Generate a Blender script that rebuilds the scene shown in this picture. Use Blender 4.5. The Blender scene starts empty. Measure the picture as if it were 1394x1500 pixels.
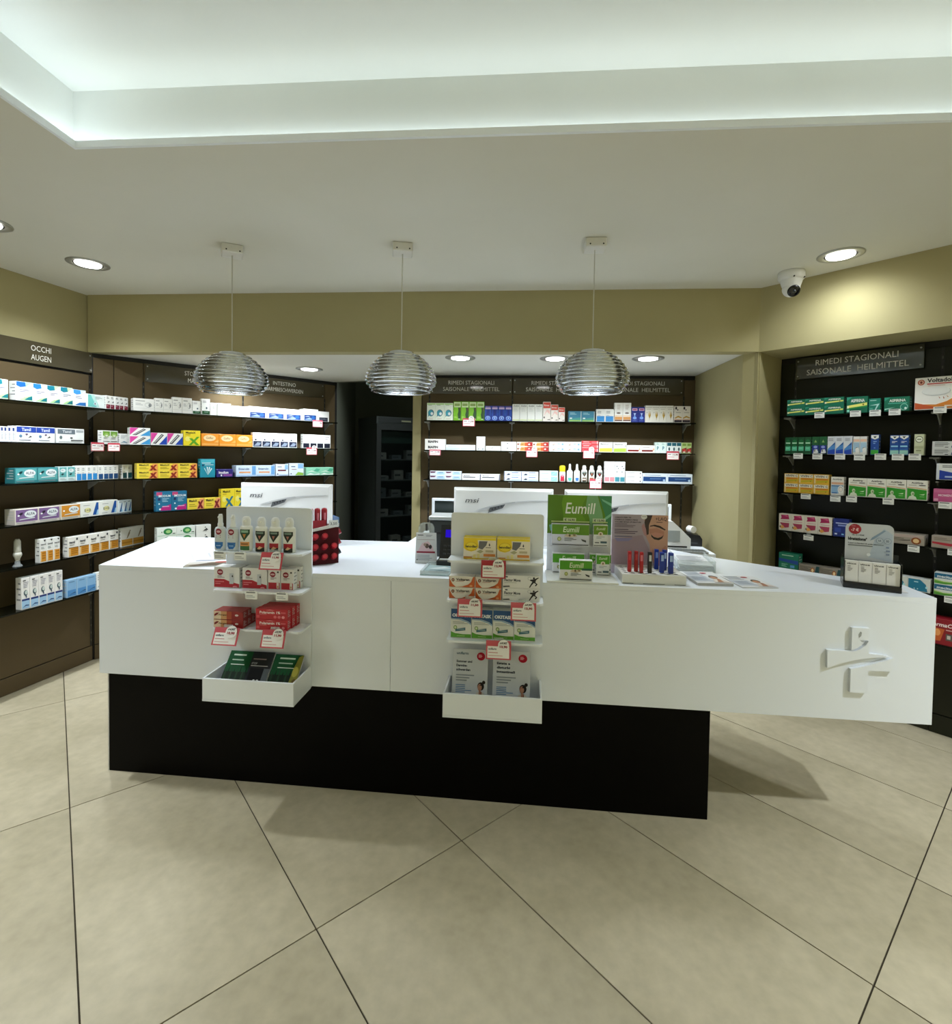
import bpy, math, random
from mathutils import Matrix, Vector
random.seed(7)
SC = bpy.context.scene
COL = SC.collection

# ------------------------------------------------------------------ camera
CAM_H = 1.5487
def make_camera():
    cd = bpy.data.cameras.new('camera'); ob = bpy.data.objects.new('camera', cd); COL.objects.link(ob)
    pit, rol = 0.0274519, 0.01526998
    fw = Vector((0, math.cos(pit), -math.sin(pit))); r0 = Vector((1, 0, 0)); u0 = r0.cross(fw)
    r = math.cos(rol)*r0 + math.sin(rol)*u0; u = -math.sin(rol)*r0 + math.cos(rol)*u0
    m = Matrix((r, u, -fw)).transposed().to_4x4(); m.translation = Vector((0, 0, CAM_H)); ob.matrix_world = m
    cd.sensor_fit = 'HORIZONTAL'; cd.sensor_width = 36.0; cd.lens = 36.0*740.4286/1394.0
    cd.shift_y = -(750.0-685.516)/1394.0; cd.clip_start = 0.05; cd.clip_end = 60
    SC.camera = ob
make_camera()

# ------------------------------------------------------------------ world and exposure
wd = bpy.data.worlds.new('world'); SC.world = wd; wd.use_nodes = True
wd.node_tree.nodes['Background'].inputs[0].default_value = (0.8, 0.9, 1.0, 1)
wd.node_tree.nodes['Background'].inputs[1].default_value = 0.02
SC.view_settings.view_transform = 'Standard'; SC.view_settings.look = 'None'
SC.view_settings.gamma = 1.0; SC.view_settings.use_curve_mapping = False
SC.view_settings.exposure = 0.0
LED_COL = (0.90, 1.0, 1.03)          # cove strip, slightly green white
SPOT_COL = (0.92, 0.99, 1.05)
LED_STRENGTH = 16.0                  # emission of the cove strip
SPOT_W = 140.0                        # each downlight of the main ceiling
NICHE_W = 70.0                       # low ceiling
PENDANT_W = 30.0                       # soft beam added below each pendant to brighten the worktop
SHOP_FILL_W = 164.0                       # each unseen downlight added behind the camera as fill
SPOT_ANGLE = math.radians(125)

# ------------------------------------------------------------------ materials
def lin(c):
    return c/12.92 if c <= 0.04045 else ((c+0.055)/1.055)**2.4
def rgb(h):
    h = h.lstrip('#'); return tuple(lin(int(h[i:i+2], 16)/255.0) for i in (0, 2, 4))
_M = {}
def M(h, rough=0.5, metal=0.0, spec=0.5, name=None):
    k = (h, rough, metal, spec)
    if k in _M: return _M[k]
    m = bpy.data.materials.new(name or 'paint_'+h.lstrip('#')); m.use_nodes = True
    b = m.node_tree.nodes['Principled BSDF']
    b.inputs['Base Color'].default_value = (*rgb(h), 1); b.inputs['Roughness'].default_value = rough
    b.inputs['Metallic'].default_value = metal; b.inputs['Specular IOR Level'].default_value = spec
    _M[k] = m; return m
def noisy(name, c1, c2, scale=3.0, rough=0.6, bump=0.0, detail=6, r2=None, spec=0.5, fine=0.0):
    m = bpy.data.materials.new(name); m.use_nodes = True; nt = m.node_tree; b = nt.nodes['Principled BSDF']
    tc = nt.nodes.new('ShaderNodeTexCoord'); n = nt.nodes.new('ShaderNodeTexNoise')
    n.inputs['Scale'].default_value = scale; n.inputs['Detail'].default_value = detail; n.inputs['Roughness'].default_value = 0.6
    nt.links.new(tc.outputs['Object'], n.inputs['Vector'])
    r = nt.nodes.new('ShaderNodeValToRGB'); r.color_ramp.elements[0].position = 0.3; r.color_ramp.elements[1].position = 0.7
    r.color_ramp.elements[0].color = (*rgb(c1), 1); r.color_ramp.elements[1].color = (*rgb(c2), 1)
    nt.links.new(n.outputs['Fac'], r.inputs['Fac'])
    out = r.outputs['Color']
    if fine:
        n3 = nt.nodes.new('ShaderNodeTexNoise'); n3.inputs['Scale'].default_value = scale*14; n3.inputs['Detail'].default_value = 8
        nt.links.new(tc.outputs['Object'], n3.inputs['Vector'])
        mx = nt.nodes.new('ShaderNodeMix'); mx.data_type = 'RGBA'; mx.blend_type = 'OVERLAY'; mx.inputs[0].default_value = fine
        nt.links.new(out, mx.inputs[6]); nt.links.new(n3.outputs['Fac'], mx.inputs[7]); out = mx.outputs[2]
    nt.links.new(out, b.inputs['Base Color'])
    b.inputs['Roughness'].default_value = rough; b.inputs['Specular IOR Level'].default_value = spec
    if bump:
        n2 = nt.nodes.new('ShaderNodeTexNoise'); n2.inputs['Scale'].default_value = 180; n2.inputs['Detail'].default_value = 4
        nt.links.new(tc.outputs['Object'], n2.inputs['Vector'])
        bp = nt.nodes.new('ShaderNodeBump'); bp.inputs['Strength'].default_value = bump; bp.inputs['Distance'].default_value = 0.002
        nt.links.new(n2.outputs['Fac'], bp.inputs['Height']); nt.links.new(bp.outputs['Normal'], b.inputs['Normal'])
    return m
def glassy(name, h, alpha=0.5, rough=0.08, metal=0.0, tint=(0.92, 0.94, 0.93, 1)):
    m = bpy.data.materials.new(name); m.use_nodes = True; nt = m.node_tree; b = nt.nodes['Principled BSDF']
    b.inputs['Base Color'].default_value = (*rgb(h), 1); b.inputs['Roughness'].default_value = rough; b.inputs['Metallic'].default_value = metal
    t = nt.nodes.new('ShaderNodeBsdfTransparent'); t.inputs[0].default_value = tint
    x = nt.nodes.new('ShaderNodeMixShader'); x.inputs[0].default_value = alpha
    nt.links.new(t.outputs[0], x.inputs[1]); nt.links.new(b.outputs[0], x.inputs[2])
    nt.links.new(x.outputs[0], nt.nodes['Material Output'].inputs[0]); return m
def emit(name, col, s):
    m = bpy.data.materials.new(name); m.use_nodes = True; nt = m.node_tree; nt.nodes.clear()
    e = nt.nodes.new('ShaderNodeEmission'); e.inputs[0].default_value = (*col, 1); e.inputs[1].default_value = s
    o = nt.nodes.new('ShaderNodeOutputMaterial'); nt.links.new(e.outputs[0], o.inputs[0]); return m
m_white = M('#e7edf4', 0.28, name='white_solid_surface')
m_edge = M('#e9eff5', 0.3)
m_plinth = M('#040302', 0.35, spec=0.08, name='black_plinth')
m_ceil = noisy('ceiling_paint', '#d2d1c5', '#d7d6cb', 1.2, 0.85)
m_cove = noisy('cove_paint', '#dde2e0', '#e3e7e5', 1.5, 0.85)
m_wall = noisy('olive_beige_paint', '#a1986d', '#a79f75', 1.3, 0.8, 0.05)
m_panel = noisy('brown_lacquer', '#5a4d37', '#62543d', 0.8, 0.36, spec=0.16)
m_panel_r = noisy('dark_lacquer', '#191b0e', '#1e2012', 0.8, 0.32, spec=0.3)
m_sign = M('#4a4433', 0.07, spec=0.5, name='sign_glass')
m_sign_r = M('#34352a', 0.05, spec=0.8, name='sign_glass_light')
m_black = M('#050504', 0.5)
m_shelf = glassy('smoked_glass', '#0d100c', 0.5, 0.06, 0.0, (0.55, 0.60, 0.55, 1))
m_steel = M('#b9bbba', 0.35, 0.85)
m_bracket = M('#a4a6a2', 0.35, 0.2)
m_slot = M('#4c4a42', 0.5)
m_rail = M('#15130e', 0.4)
m_room = noisy('grey_green_paint', '#5c6150', '#62675a', 1.0, 0.8)
m_tile = noisy('stone_tile', '#a0977c', '#bfb59b', 1.5, 0.42, 0.03, spec=0.35, fine=0.2)
m_grout = M('#3a3222', 0.9)
m_clear = glassy('clear_plastic', '#dfe6e6', 0.28, 0.05)
m_spot = emit('lamp_glow', (1.0, 0.99, 0.95), 14.0)
m_led = emit('led_glow', LED_COL, LED_STRENGTH)

# ------------------------------------------------------------------ mesh helpers
class MB:
    """collects polygons with materials and links them as one mesh object"""
    def __init__(s): s.v = []; s.f = []; s.mi = []; s.ms = []; s.sm = []
    def mat(s, m):
        if m not in s.ms: s.ms.append(m)
        return s.ms.index(m)
    def poly(s, pts, m, smooth=False):
        n = len(s.v); s.v += [tuple(p) for p in pts]; s.f.append(tuple(range(n, n+len(pts)))); s.mi.append(s.mat(m)); s.sm.append(smooth)
    def faces(s, vs, fs, m, smooth=False):
        n = len(s.v); s.v += [tuple(p) for p in vs]; k = s.mat(m)
        for f in fs: s.f.append(tuple(i+n for i in f)); s.mi.append(k); s.sm.append(smooth)
    def box(s, x0, x1, y0, y1, z0, z1, m, c=0.0):
        if c <= 0:
            vs = [(x, y, z) for z in (z0, z1) for y in (y0, y1) for x in (x0, x1)]
            s.faces(vs, [(0,2,3,1),(4,5,7,6),(0,1,5,4),(2,6,7,3),(0,4,6,2),(1,3,7,5)], m); return
        X, Y, Z = (x0, x1), (y0, y1), (z0, z1); vs = []; idx = {}
        for i in (0,1):
            for j in (0,1):
                for k in (0,1):
                    sx, sy, sz = (c if i == 0 else -c), (c if j == 0 else -c), (c if k == 0 else -c)
                    for a in range(3):
                        p = [X[i]+(0 if a == 0 else sx), Y[j]+(0 if a == 1 else sy), Z[k]+(0 if a == 2 else sz)]
                        idx[(i,j,k,a)] = len(vs); vs.append(tuple(p))
        fs = []
        def q(*a): fs.append(tuple(idx[t] for t in a))
        q((0,0,0,0),(0,0,1,0),(0,1,1,0),(0,1,0,0)); q((1,0,0,0),(1,1,0,0),(1,1,1,0),(1,0,1,0))
        q((0,0,0,1),(1,0,0,1),(1,0,1,1),(0,0,1,1)); q((0,1,0,1),(0,1,1,1),(1,1,1,1),(1,1,0,1))
        q((0,0,0,2),(0,1,0,2),(1,1,0,2),(1,0,0,2)); q((0,0,1,2),(1,0,1,2),(1,1,1,2),(0,1,1,2))
        for j in (0,1):
            for k in (0,1): q((0,j,k,1),(1,j,k,1),(1,j,k,2),(0,j,k,2))
        for i in (0,1):
            for k in (0,1): q((i,0,k,0),(i,1,k,0),(i,1,k,2),(i,0,k,2))
            for j in (0,1): q((i,j,0,0),(i,j,1,0),(i,j,1,1),(i,j,0,1))
            for j in (0,1):
                for k in (0,1): q((i,j,k,0),(i,j,k,1),(i,j,k,2))
        s.faces(vs, fs, m)
    def prism(s, pts, z0, z1, m):
        """pts: xy outline, extruded along z"""
        n = len(pts); vs = [(x, y, z0) for x, y in pts]+[(x, y, z1) for x, y in pts]
        s.faces(vs, [tuple(range(n-1, -1, -1)), tuple(range(n, 2*n))]+[(i, (i+1) % n, n+(i+1) % n, n+i) for i in range(n)], m)
    def vprism(s, pts, y0, y1, m, fn=None):
        """pts: xz outline, extruded along y"""
        n = len(pts); vs = [(x, y0, z) for x, z in pts]+[(x, y1, z) for x, z in pts]
        s.faces(vs, [tuple(range(n)), tuple(range(2*n-1, n-1, -1))]+[(i, n+i, n+(i+1) % n, (i+1) % n) for i in range(n)], m)
    def lathe(s, prof, m, seg=16, cx=0, cy=0, smooth=True, cap=True, sx=1.0, sy=1.0):
        n = len(prof); vs = []
        for r, z in prof:
            for k in range(seg):
                a = 2*math.pi*k/seg; vs.append((cx+r*sx*math.cos(a), cy+r*sy*math.sin(a), z))
        fs = [(i*seg+k, i*seg+(k+1) % seg, (i+1)*seg+(k+1) % seg, (i+1)*seg+k) for i in range(n-1) for k in range(seg)]
        s.faces(vs, fs, m, smooth)
        if cap:
            s.faces(vs[:seg], [tuple(range(seg-1, -1, -1))], m); s.faces(vs[-seg:], [tuple(range(seg))], m)
    def tube(s, p0, p1, r, m, seg=8):
        p0, p1 = Vector(p0), Vector(p1); d = (p1-p0).normalized(); a = d.orthogonal().normalized(); b = d.cross(a)
        vs = [tuple(p+(a*math.cos(t)+b*math.sin(t))*r) for p in (p0, p1) for t in (2*math.pi*k/seg for k in range(seg))]
        s.faces(vs, [(k, (k+1) % seg, seg+(k+1) % seg, seg+k) for k in range(seg)], m, True)
        s.faces(vs, [tuple(range(seg-1, -1, -1)), tuple(range(seg, 2*seg))], m)
    def mesh(s, name):
        me = bpy.data.meshes.new(name); me.from_pydata(s.v, [], s.f)
        for m in s.ms: me.materials.append(m)
        me.polygons.foreach_set('material_index', s.mi); me.polygons.foreach_set('use_smooth', s.sm); me.update(); return me
def obj(name, mb, parent=None, loc=(0,0,0), rotz=0.0):
    me = mb.mesh(name) if isinstance(mb, MB) else mb
    o = bpy.data.objects.new(name, me); COL.objects.link(o); o.location = loc; o.rotation_euler = (0, 0, rotz)
    if parent: o.parent = parent
    return o
ALL_LABELS = {}
def tag(o, label, cat, group=None):
    n = len(label.split())
    if not 4 <= n <= 16: print('LABEL LENGTH', n, label)
    if label in ALL_LABELS: print('LABEL REPEATED', label)
    ALL_LABELS[label] = o
    o['label'] = label; o['category'] = cat
    if group: o['group'] = group
    return o
def thing(name, label, cat, loc=(0,0,0), rotz=0.0, group=None):
    o = bpy.data.objects.new(name, None); COL.objects.link(o); o.empty_display_size = 0.05
    o.location = loc; o.rotation_euler = (0, 0, rotz); return tag(o, label, cat, group)
def struct(name, mb, parent=None, loc=(0,0,0), rotz=0.0):
    o = obj(name, mb, parent, loc, rotz)
    if not parent: o['kind'] = 'structure'
    return o
def dup(root, loc, rotz, label, group=None):
    r = root.copy(); COL.objects.link(r); r.location = loc; r.rotation_euler = (0, 0, rotz)
    tag(r, label, root['category'], group or root.get('group'))
    for ch in list(root.children):
        c = ch.copy(); COL.objects.link(c); c.parent = r
        for g in ch.children:
            d = g.copy(); COL.objects.link(d); d.parent = c
    return r

# ------------------------------------------------------------------ flat print: a small drawing language
_T = {}
def text_mesh(s, bold=0.0, shear=0.0):
    k = (s, bold, shear)
    if k not in _T:
        cu = bpy.data.curves.new('lettering', 'FONT'); cu.body = s; cu.offset = bold; cu.shear = shear; cu.resolution_u = 2
        ob = bpy.data.objects.new('lettering', cu); COL.objects.link(ob); bpy.context.view_layer.update()
        me = bpy.data.meshes.new_from_object(ob)
        vs = [(v.co.x, v.co.y) for v in me.vertices]; fs = [tuple(p.vertices) for p in me.polygons]
        bpy.data.objects.remove(ob); bpy.data.meshes.remove(me); bpy.data.curves.remove(cu)
        x0 = min(v[0] for v in vs); x1 = max(v[0] for v in vs); y0 = min(v[1] for v in vs); y1 = max(v[1] for v in vs)
        _T[k] = ([((x-x0)/(x1-x0), (y-y0)/(y1-y0)) for x, y in vs], fs)
    return _T[k]
# every item uses fractions of the face: x to the right, y upwards
def R(x0, y0, x1, y1, c): return ('p', [(x0,y0),(x1,y0),(x1,y1),(x0,y1)], c)
def P(pts, c): return ('p', pts, c)
def E(cx, cy, rx, ry, c, n=14): return ('p', [(cx+rx*math.cos(2*math.pi*k/n), cy+ry*math.sin(2*math.pi*k/n)) for k in range(n)], c)
def T(s, x0, y0, x1, y1, c, b=0.012, sh=0.0): return ('t', s, x0, y0, x1, y1, c, b, sh)
def Ls(x0, y0, x1, y1, n, c, k=0.45): return ('l', x0, y0, x1, y1, n, c, k)
def draw(mb, art, w, h, y=0.0, x_off=0.0, z_off=0.0, step=0.00025, rough=0.45, fn=None):
    """puts the items in front of the face, each a hair further out"""
    lay = 0; step = min(step, 0.0022/max(1, len(art)))
    f = fn or (lambda x, yy, z: (x, yy, z))
    for it in art:
        lay += 1; yy = y-step*lay
        X = lambda t: x_off+(t-0.5)*w
        Zf = lambda t: z_off+t*h
        if it[0] == 'p': mb.poly([f(X(a), yy, Zf(b)) for a, b in it[1]], M(it[2], rough, 0.0, 0.5 if rough < 0.6 else 0.2))
        elif it[0] == 't':
            _, s, x0, y0, x1, y1, c, b, sh = it; vs, fs = text_mesh(s, b, sh)
            mb.faces([f(X(x0+(x1-x0)*a), yy, Zf(y0+(y1-y0)*q)) for a, q in vs], fs, M(c, rough))
        else:
            _, x0, y0, x1, y1, n, c, k = it; rr = random.Random(n*13+int(100*x0)); dy = (y1-y0)/n
            for i in range(n):
                xe = x1-(x1-x0)*rr.choice((0, 0.1, 0.25, 0.4)); ya = y1-dy*i
                mb.poly([f(X(x0), yy, Zf(ya-dy*k)), f(X(xe), yy, Zf(ya-dy*k)), f(X(xe), yy, Zf(ya)), f(X(x0), yy, Zf(ya))], M(c, rough))

# ------------------------------------------------------------------ room shell
CEIL, NICHE = 2.64, 2.235
def V2(*a): return Vector(a)
class Frame:
    """a wall: plan origin, unit direction left to right as seen, unit normal into the room"""
    def __init__(s, o, t):
        s.o = Vector(o); s.t = Vector(t).normalized(); s.n = Vector((s.t.y, -s.t.x)); s.rot = math.atan2(s.t.y, s.t.x)
    def at(s, u, off=0.0, z=0.0):
        p = s.o+s.t*u+s.n*off; return (p.x, p.y, z)
    def xy(s, u, off=0.0):
        p = s.o+s.t*u+s.n*off; return (p.x, p.y)
R0 = Vector((1.807, 3.271)); RT = Vector((0.634, -0.774)).normalized(); RN = Vector((-RT.y, RT.x))
WL = Frame((-2.921, 3.085), (0.2203, 0.9754))
WBL = Frame((-2.692, 3.757), (0.7157, 0.6984))
WBR = Frame((-0.372, 4.458), (0.99713, -0.07577))
WR = Frame(R0+RN*0.38, RT)                       # back of the right hand niche
WRH = Frame(R0, RT)                              # face of the wall above that niche
WALLS = {'L': WL, 'BL': WBL, 'BR': WBR, 'R': WR}
SH = [None, 1.828, 1.579, 1.330, 1.080, 0.826, 0.560]

def slab(poly, z0, z1, m):
    b = MB(); b.prism(poly, z0, z1, m); return b
def wallbox(fr, u0, u1, z0, z1, th, m):
    b = MB(); b.prism([fr.xy(u0, 0), fr.xy(u1, 0), fr.xy(u1, -th), fr.xy(u0, -th)], z0, z1, m); return b

# floor: dark joints below, one stone tile after another on top
def clip(poly, a, b):
    out = []; n = Vector((-(b-a).y, (b-a).x))
    for i in range(len(poly)):
        p, q = poly[i], poly[(i+1) % len(poly)]; dp, dq = (p-a).dot(n), (q-a).dot(n)
        if dp >= 0: out.append(p)
        if dp*dq < 0: out.append(p+(q-p)*(dp/(dp-dq)))
    return out
FLOOR = [V2(-4.35,-3.3), V2(3.3,-3.3), V2(3.3,2.0), V2(2.15,4.35), V2(-0.3,6.95), V2(-1.75,6.95), V2(-2.82,3.72)]
floor = struct('floor', slab([(p.x, p.y) for p in FLOOR], -0.06, -0.004, m_grout))
TA = 2.26748271; TD = V2(math.cos(TA), math.sin(TA)); TN = V2(-TD.y, TD.x)
tile_tint = {}
for i in range(-18, 18):
    for k in range(-9, 9):
        s0 = -0.0460-0.6*i; c0 = 0.3437+1.2*k; g = 0.0024
        q = [TN*(s0-0.6+g)+TD*(c0+g), TN*(s0-g)+TD*(c0+g), TN*(s0-g)+TD*(c0+1.2-g), TN*(s0-0.6+g)+TD*(c0+1.2-g)]
        ar = sum(q[j].x*q[(j+1) % 4].y-q[(j+1) % 4].x*q[j].y for j in range(4))
        if ar < 0: q.reverse()
        for j in range(len(FLOOR)):
            if len(q) > 2: q = clip(q, FLOOR[j], FLOOR[(j+1) % len(FLOOR)])
        if len(q) < 3: continue
        cen = sum(q, V2(0, 0))/len(q)
        b = MB(); b.prism([(p.x-cen.x, p.y-cen.y) for p in q], -0.0045, 0.0, m_tile)
        o = obj('tile', b, floor, (cen.x, cen.y, 0))

# ceiling with its stepped recess
K0 = V2(-1.48, 1.875); KX = V2(0.99728, -0.0737).normalized(); KY = V2(KX.y, -KX.x)   # KY points towards the camera
KW, KL, LIP = 3.75, 4.3, 0.075
def K(x, y): p = K0+KX*x+KY*y; return (p.x, p.y)
hole = [K(0,0), K(KW,0), K(KW,KL), K(0,KL)]
outer = [K(-2.9,-2.2), K(KW+1.6,-2.2), K(KW+1.6,KL+1.6), K(-2.9,KL+1.6)]
def cl(a, b, z0, z1):
    m = MB(); m.prism([a[0], b[0], b[1], a[1]], z0, z1, m_ceil); return m
cb = MB()
for a, b in (((0,0),(1,1)), ((1,1),(2,2)), ((2,2),(3,3)), ((3,3),(0,0))):
    cb.prism([hole[a[0]], hole[b[0]], outer[b[1]], outer[a[1]]][::-1], CEIL, CEIL+0.02, m_ceil)
ceiling = struct('ceiling', cb)
# recess: upright faces set back behind the lip, and the raised field
rb = MB(); x0, x1, y0, y1 = -LIP, KW+LIP, -LIP, KL+LIP
ring = [(x0,y0),(x1,y0),(x1,y1),(x0,y1)]
big = [(x0-0.05,y0-0.05),(x1+0.05,y0-0.05),(x1+0.05,y1+0.05),(x0-0.05,y1+0.05)]
for i in range(4):
    j = (i+1) % 4
    rb.prism([K(*ring[i]), K(*ring[j]), K(*big[j]), K(*big[i])], CEIL+0.02, 2.93, m_cove)
rb.prism([K(*p) for p in ring], 2.90, 2.93, m_cove)
struct('ceiling_recess', rb, ceiling)
lb = MB(); e = 0.012
inn = [(e,e),(KW-e,e),(KW-e,KL-e),(e,KL-e)]
for i in range(4):
    j = (i+1) % 4
    z = [(0,0),(KW,0),(KW,KL),(0,KL)]
    lb.prism([K(*z[i]), K(*z[j]), K(*inn[j]), K(*inn[i])], CEIL-0.003, CEIL+0.021, m_edge)
struct('recess_lip', lb, ceiling)
sb = MB()
for (ax, ay), (bx, by) in (((-0.066,-0.064),(KW+0.066,-0.048)), ((-0.066,KL+0.048),(KW+0.066,KL+0.064)), ((-0.064,-0.046),(-0.048,KL+0.046)), ((KW+0.048,-0.046),(KW+0.064,KL+0.046))):
    q = [K(ax,ay), K(bx,ay), K(bx,by), K(ax,by)]
    sb.prism(q, CEIL+0.0205, CEIL+0.0255, m_edge); sb.poly([(x, y, CEIL+0.0257) for x, y in q], m_led)
o = obj('led_strip', sb, ceiling); o['label'] = 'white glowing strip hidden on the lip'

# left wall: upper paint, dark lacquer panels below
wl = struct('wall_left', wallbox(WL, -6.6, 0.60, 2.235, CEIL, 0.12, m_wall))
WLB = struct('wall_left_panelling', wallbox(WL, -6.6, 0.60, 0.0, 2.235, 0.12, m_black), wl)
def panel(fr, parent, u0, u1, z0, z1, m, th=0.012, g=0.002):
    b = MB(); b.box(u0+g, u1-g, -th, 0.0, z0+g, z1-g, m, 0.0015)
    return obj('panel', b, parent, fr.at(0, 0), fr.rot)
for u0, u1 in ((-3.4,-2.27), (-2.27,-1.20), (-1.20,-0.13-0.0), (-0.13,0.588)):
    panel(WL, wl, u0, u1, 0.112, 2.075, m_panel)
    panel(WL, wl, u0, u1, 0.0, 0.110, m_panel)
# back left wall
wbl = struct('wall_back_left', wallbox(WBL, -0.13, 1.82, 0.0, NICHE, 0.12, m_black))
for u0, u1 in ((-0.125,0.0), (0.0,0.186), (0.186,0.919), (0.919,1.683), (1.683,1.795)):
    panel(WBL, wbl, u0, u1, 0.112, 2.205, m_panel); panel(WBL, wbl, u0, u1, 0.0, 0.110, m_panel)
# back right wall
wbr = struct('wall_back_right', wallbox(WBR, -0.187, 2.25, 0.0, NICHE, 0.12, m_black))
for u0, u1 in ((-0.113,-0.043), (-0.043,0.681), (0.681,1.404), (1.404,2.124), (2.124,2.222)):
    panel(WBR, wbr, u0, u1, 0.112, 2.200, m_panel); panel(WBR, wbr, u0, u1, 0.0, 0.110, m_panel)
b = MB(); b.box(-0.187, -0.114, -0.03, 0.0, 0.0, 2.235, m_wall); obj('door_frame', b, wbr, WBR.at(0,0), WBR.rot)
# beam over the counter niche, low ceiling behind it
BM = Frame((-2.785, 3.633), (4.592, -0.362))
beam = struct('wall_back_beam', wallbox(BM, 0.0, 4.612, NICHE, CEIL, 0.10, m_wall))
nc = [BM.xy(0.0,-0.1), BM.xy(4.60,-0.1), (1.87,3.30), (1.93,4.40), (-0.50,4.60), (-1.06,4.875), (-1.413,5.005), (-1.50,5.10), (-2.86,3.78)]
low = MB(); low.prism([BM.xy(0.01,-0.001), BM.xy(4.60,-0.001)]+nc[2:], NICHE+0.001, NICHE+0.06, m_ceil)
struct('ceiling_low', low)
# side wall and pillar on the right
sw = MB(); sw.prism([(1.842,4.33), (1.753,3.362), (1.821,3.276), (1.96,3.40), (1.96,4.33)], 0.0, NICHE, m_wall)
struct('wall_right_pillar', sw)
# right wall: header over a dark niche
wr = struct('wall_right', wallbox(WRH, -0.01, 2.1, 2.233, CEIL, 0.38, m_wall))
jb = MB(); jb.prism([WRH.xy(-0.004,-0.001), WRH.xy(-0.001,-0.38), WRH.xy(-0.14,-0.38), WRH.xy(-0.10,-0.05)], 0.0, 2.233, m_wall); obj('niche_jamb', jb, wr)
bk = wallbox(WR, -0.10, 2.1, 0.0, 2.233, 0.12, m_black); obj('niche_back', bk, wr)
for u0, u1 in ((0.0,0.095), (0.095,0.83), (0.83,1.565), (1.565,2.08)):
    panel(WR, wr, u0, u1, 0.112, 2.195, m_panel_r); panel(WR, wr, u0, u1, 0.0, 0.110, m_panel_r)
# unseen rest of the shop behind the camera
b = MB(); e1 = WRH.xy(2.1,0); b.prism([e1, (3.35,e1[1]), (3.35,-3.3), (3.25,-3.3), (3.25,e1[1]-0.1)], 0.0, CEIL, m_wall); struct('wall_right_front', b)
b = MB(); b.box(-4.5, 3.3, -3.4, -3.3, 0, CEIL, m_wall); struct('wall_front', b)
# back room seen through the opening
b = MB(); b.prism([(-1.425,5.02), (-1.63,6.8), (-1.75,6.8), (-1.53,5.05)], 0, 2.80, m_room); struct('wall_passage_left', b)
b = MB(); b.prism([(-1.75,6.80), (0.6,6.80), (0.6,6.92), (-1.75,6.92)], 0, 2.80, m_room); struct('wall_passage_back', b)
b = MB(); b.prism([(-0.50,4.60), (0.6,6.8), (0.75,6.8), (-0.38,4.60)], 0, 2.80, m_room); struct('wall_passage_right', b)
b = MB(); b.prism([(-1.53,5.02), (-1.06,4.875), (-0.5,4.60), (0.75,6.92), (-1.75,6.92)], 2.80, 2.86, m_ceil); struct('ceiling_passage', b)
b = MB(); b.prism([(-1.50,5.10), (-1.41,5.01), (-1.06,4.88), (-0.5,4.61), (-0.45,4.67), (-1.03,4.94)], NICHE+0.002, 2.80, m_room); struct('wall_passage_lintel', b)

# slotted uprights of the shelving
def rail(fr, parent, u, z0, z1):
    b = MB(); b.box(-0.007, 0.007, -0.0135, -0.001, z0, z1, m_rail)
    z = z0+0.03
    while z < z1-0.03:
        b.box(-0.003, 0.003, -0.0140, -0.0136, z, z+0.016, m_slot); z += 0.055
    obj('slotted_rail', b, parent, fr.at(u, 0), fr.rot)
for u in (-0.13, -1.2): rail(WL, wl, u, 0.115, 2.07)
rail(WL, wl, 0.575, 0.115, 2.07)
for u in (0.186, 0.919, 1.683): rail(WBL, wbl, u, 0.115, 2.06)
for u in (-0.043, 0.681, 1.404, 2.124): rail(WBR, wbr, u, 0.115, 2.06)
for u in (0.095, 0.83, 1.565): rail(WR, wr, u, 0.115, 2.19)

# ------------------------------------------------------------------ lettered signs under the ceiling
def sign(fr, u0, u1, z0, z1, lines, label, m, lh=0.034, off=0.012, col='#d8d6cc', tx=0.5):
    t = thing('category_sign', label, 'sign', fr.at((u0+u1)/2, 0, z0), fr.rot)
    w, h = u1-u0, z1-z0
    b = MB(); b.box(-w/2, w/2, -off-0.008, -off, 0, h, m, 0.001); obj('sign_plate', b, t)
    b = MB()
    n = len(lines); gap = lh*0.62
    top = h/2+(n*lh+(n-1)*gap)/2
    for i, s in enumerate(lines):
        wd = len(s)*lh*0.69; zc = top-i*(lh+gap)
        draw(b, [T(s, 0, 0, 1, 1, col, 0.0)], wd, lh, -off-0.008, (tx-0.5)*w, zc-lh)
    lo = obj('lettering', b, t); lo['kind'] = 'stuff'
    b = MB()
    for sx in (-1, 1):
        for z in (0.02, h-0.02): b.tube((sx*(w/2-0.015), -off-0.011, z), (sx*(w/2-0.015), 0, z), 0.005, m_steel)
    obj('fixing_pin', b, t)
sign(WL, -0.32, 0.588, 2.088, 2.230, ['OCCHI', 'AUGEN'], 'dark glossy sign lettered OCCHI AUGEN on the left wall', m_sign, 0.036, 0.012, tx=0.62)
sign(WBL, 0.196, 0.915, 2.066, 2.202, ['STOMACO', 'MAGEN'], 'dark glossy sign lettered STOMACO MAGEN behind the left pendant lamp', m_sign, tx=0.49)
sign(WBL, 0.923, 1.672, 2.066, 2.202, ['INTESTINO', 'DARMBESCHWERDEN'], 'dark glossy sign lettered INTESTINO right of the left pendant lamp', m_sign, tx=0.48)
for k, (a, c, s) in enumerate(((-0.033,0.677,'left'), (0.685,1.400,'middle'), (1.408,2.115,'right'))):
    sign(WBR, a, c, 2.072, 2.210, ['RIMEDI STAGIONALI', 'SAISONALE  HEILMITTEL'], 'dark sign lettered RIMEDI STAGIONALI on the back right wall, %s of three' % s, m_sign, 0.034)
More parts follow.
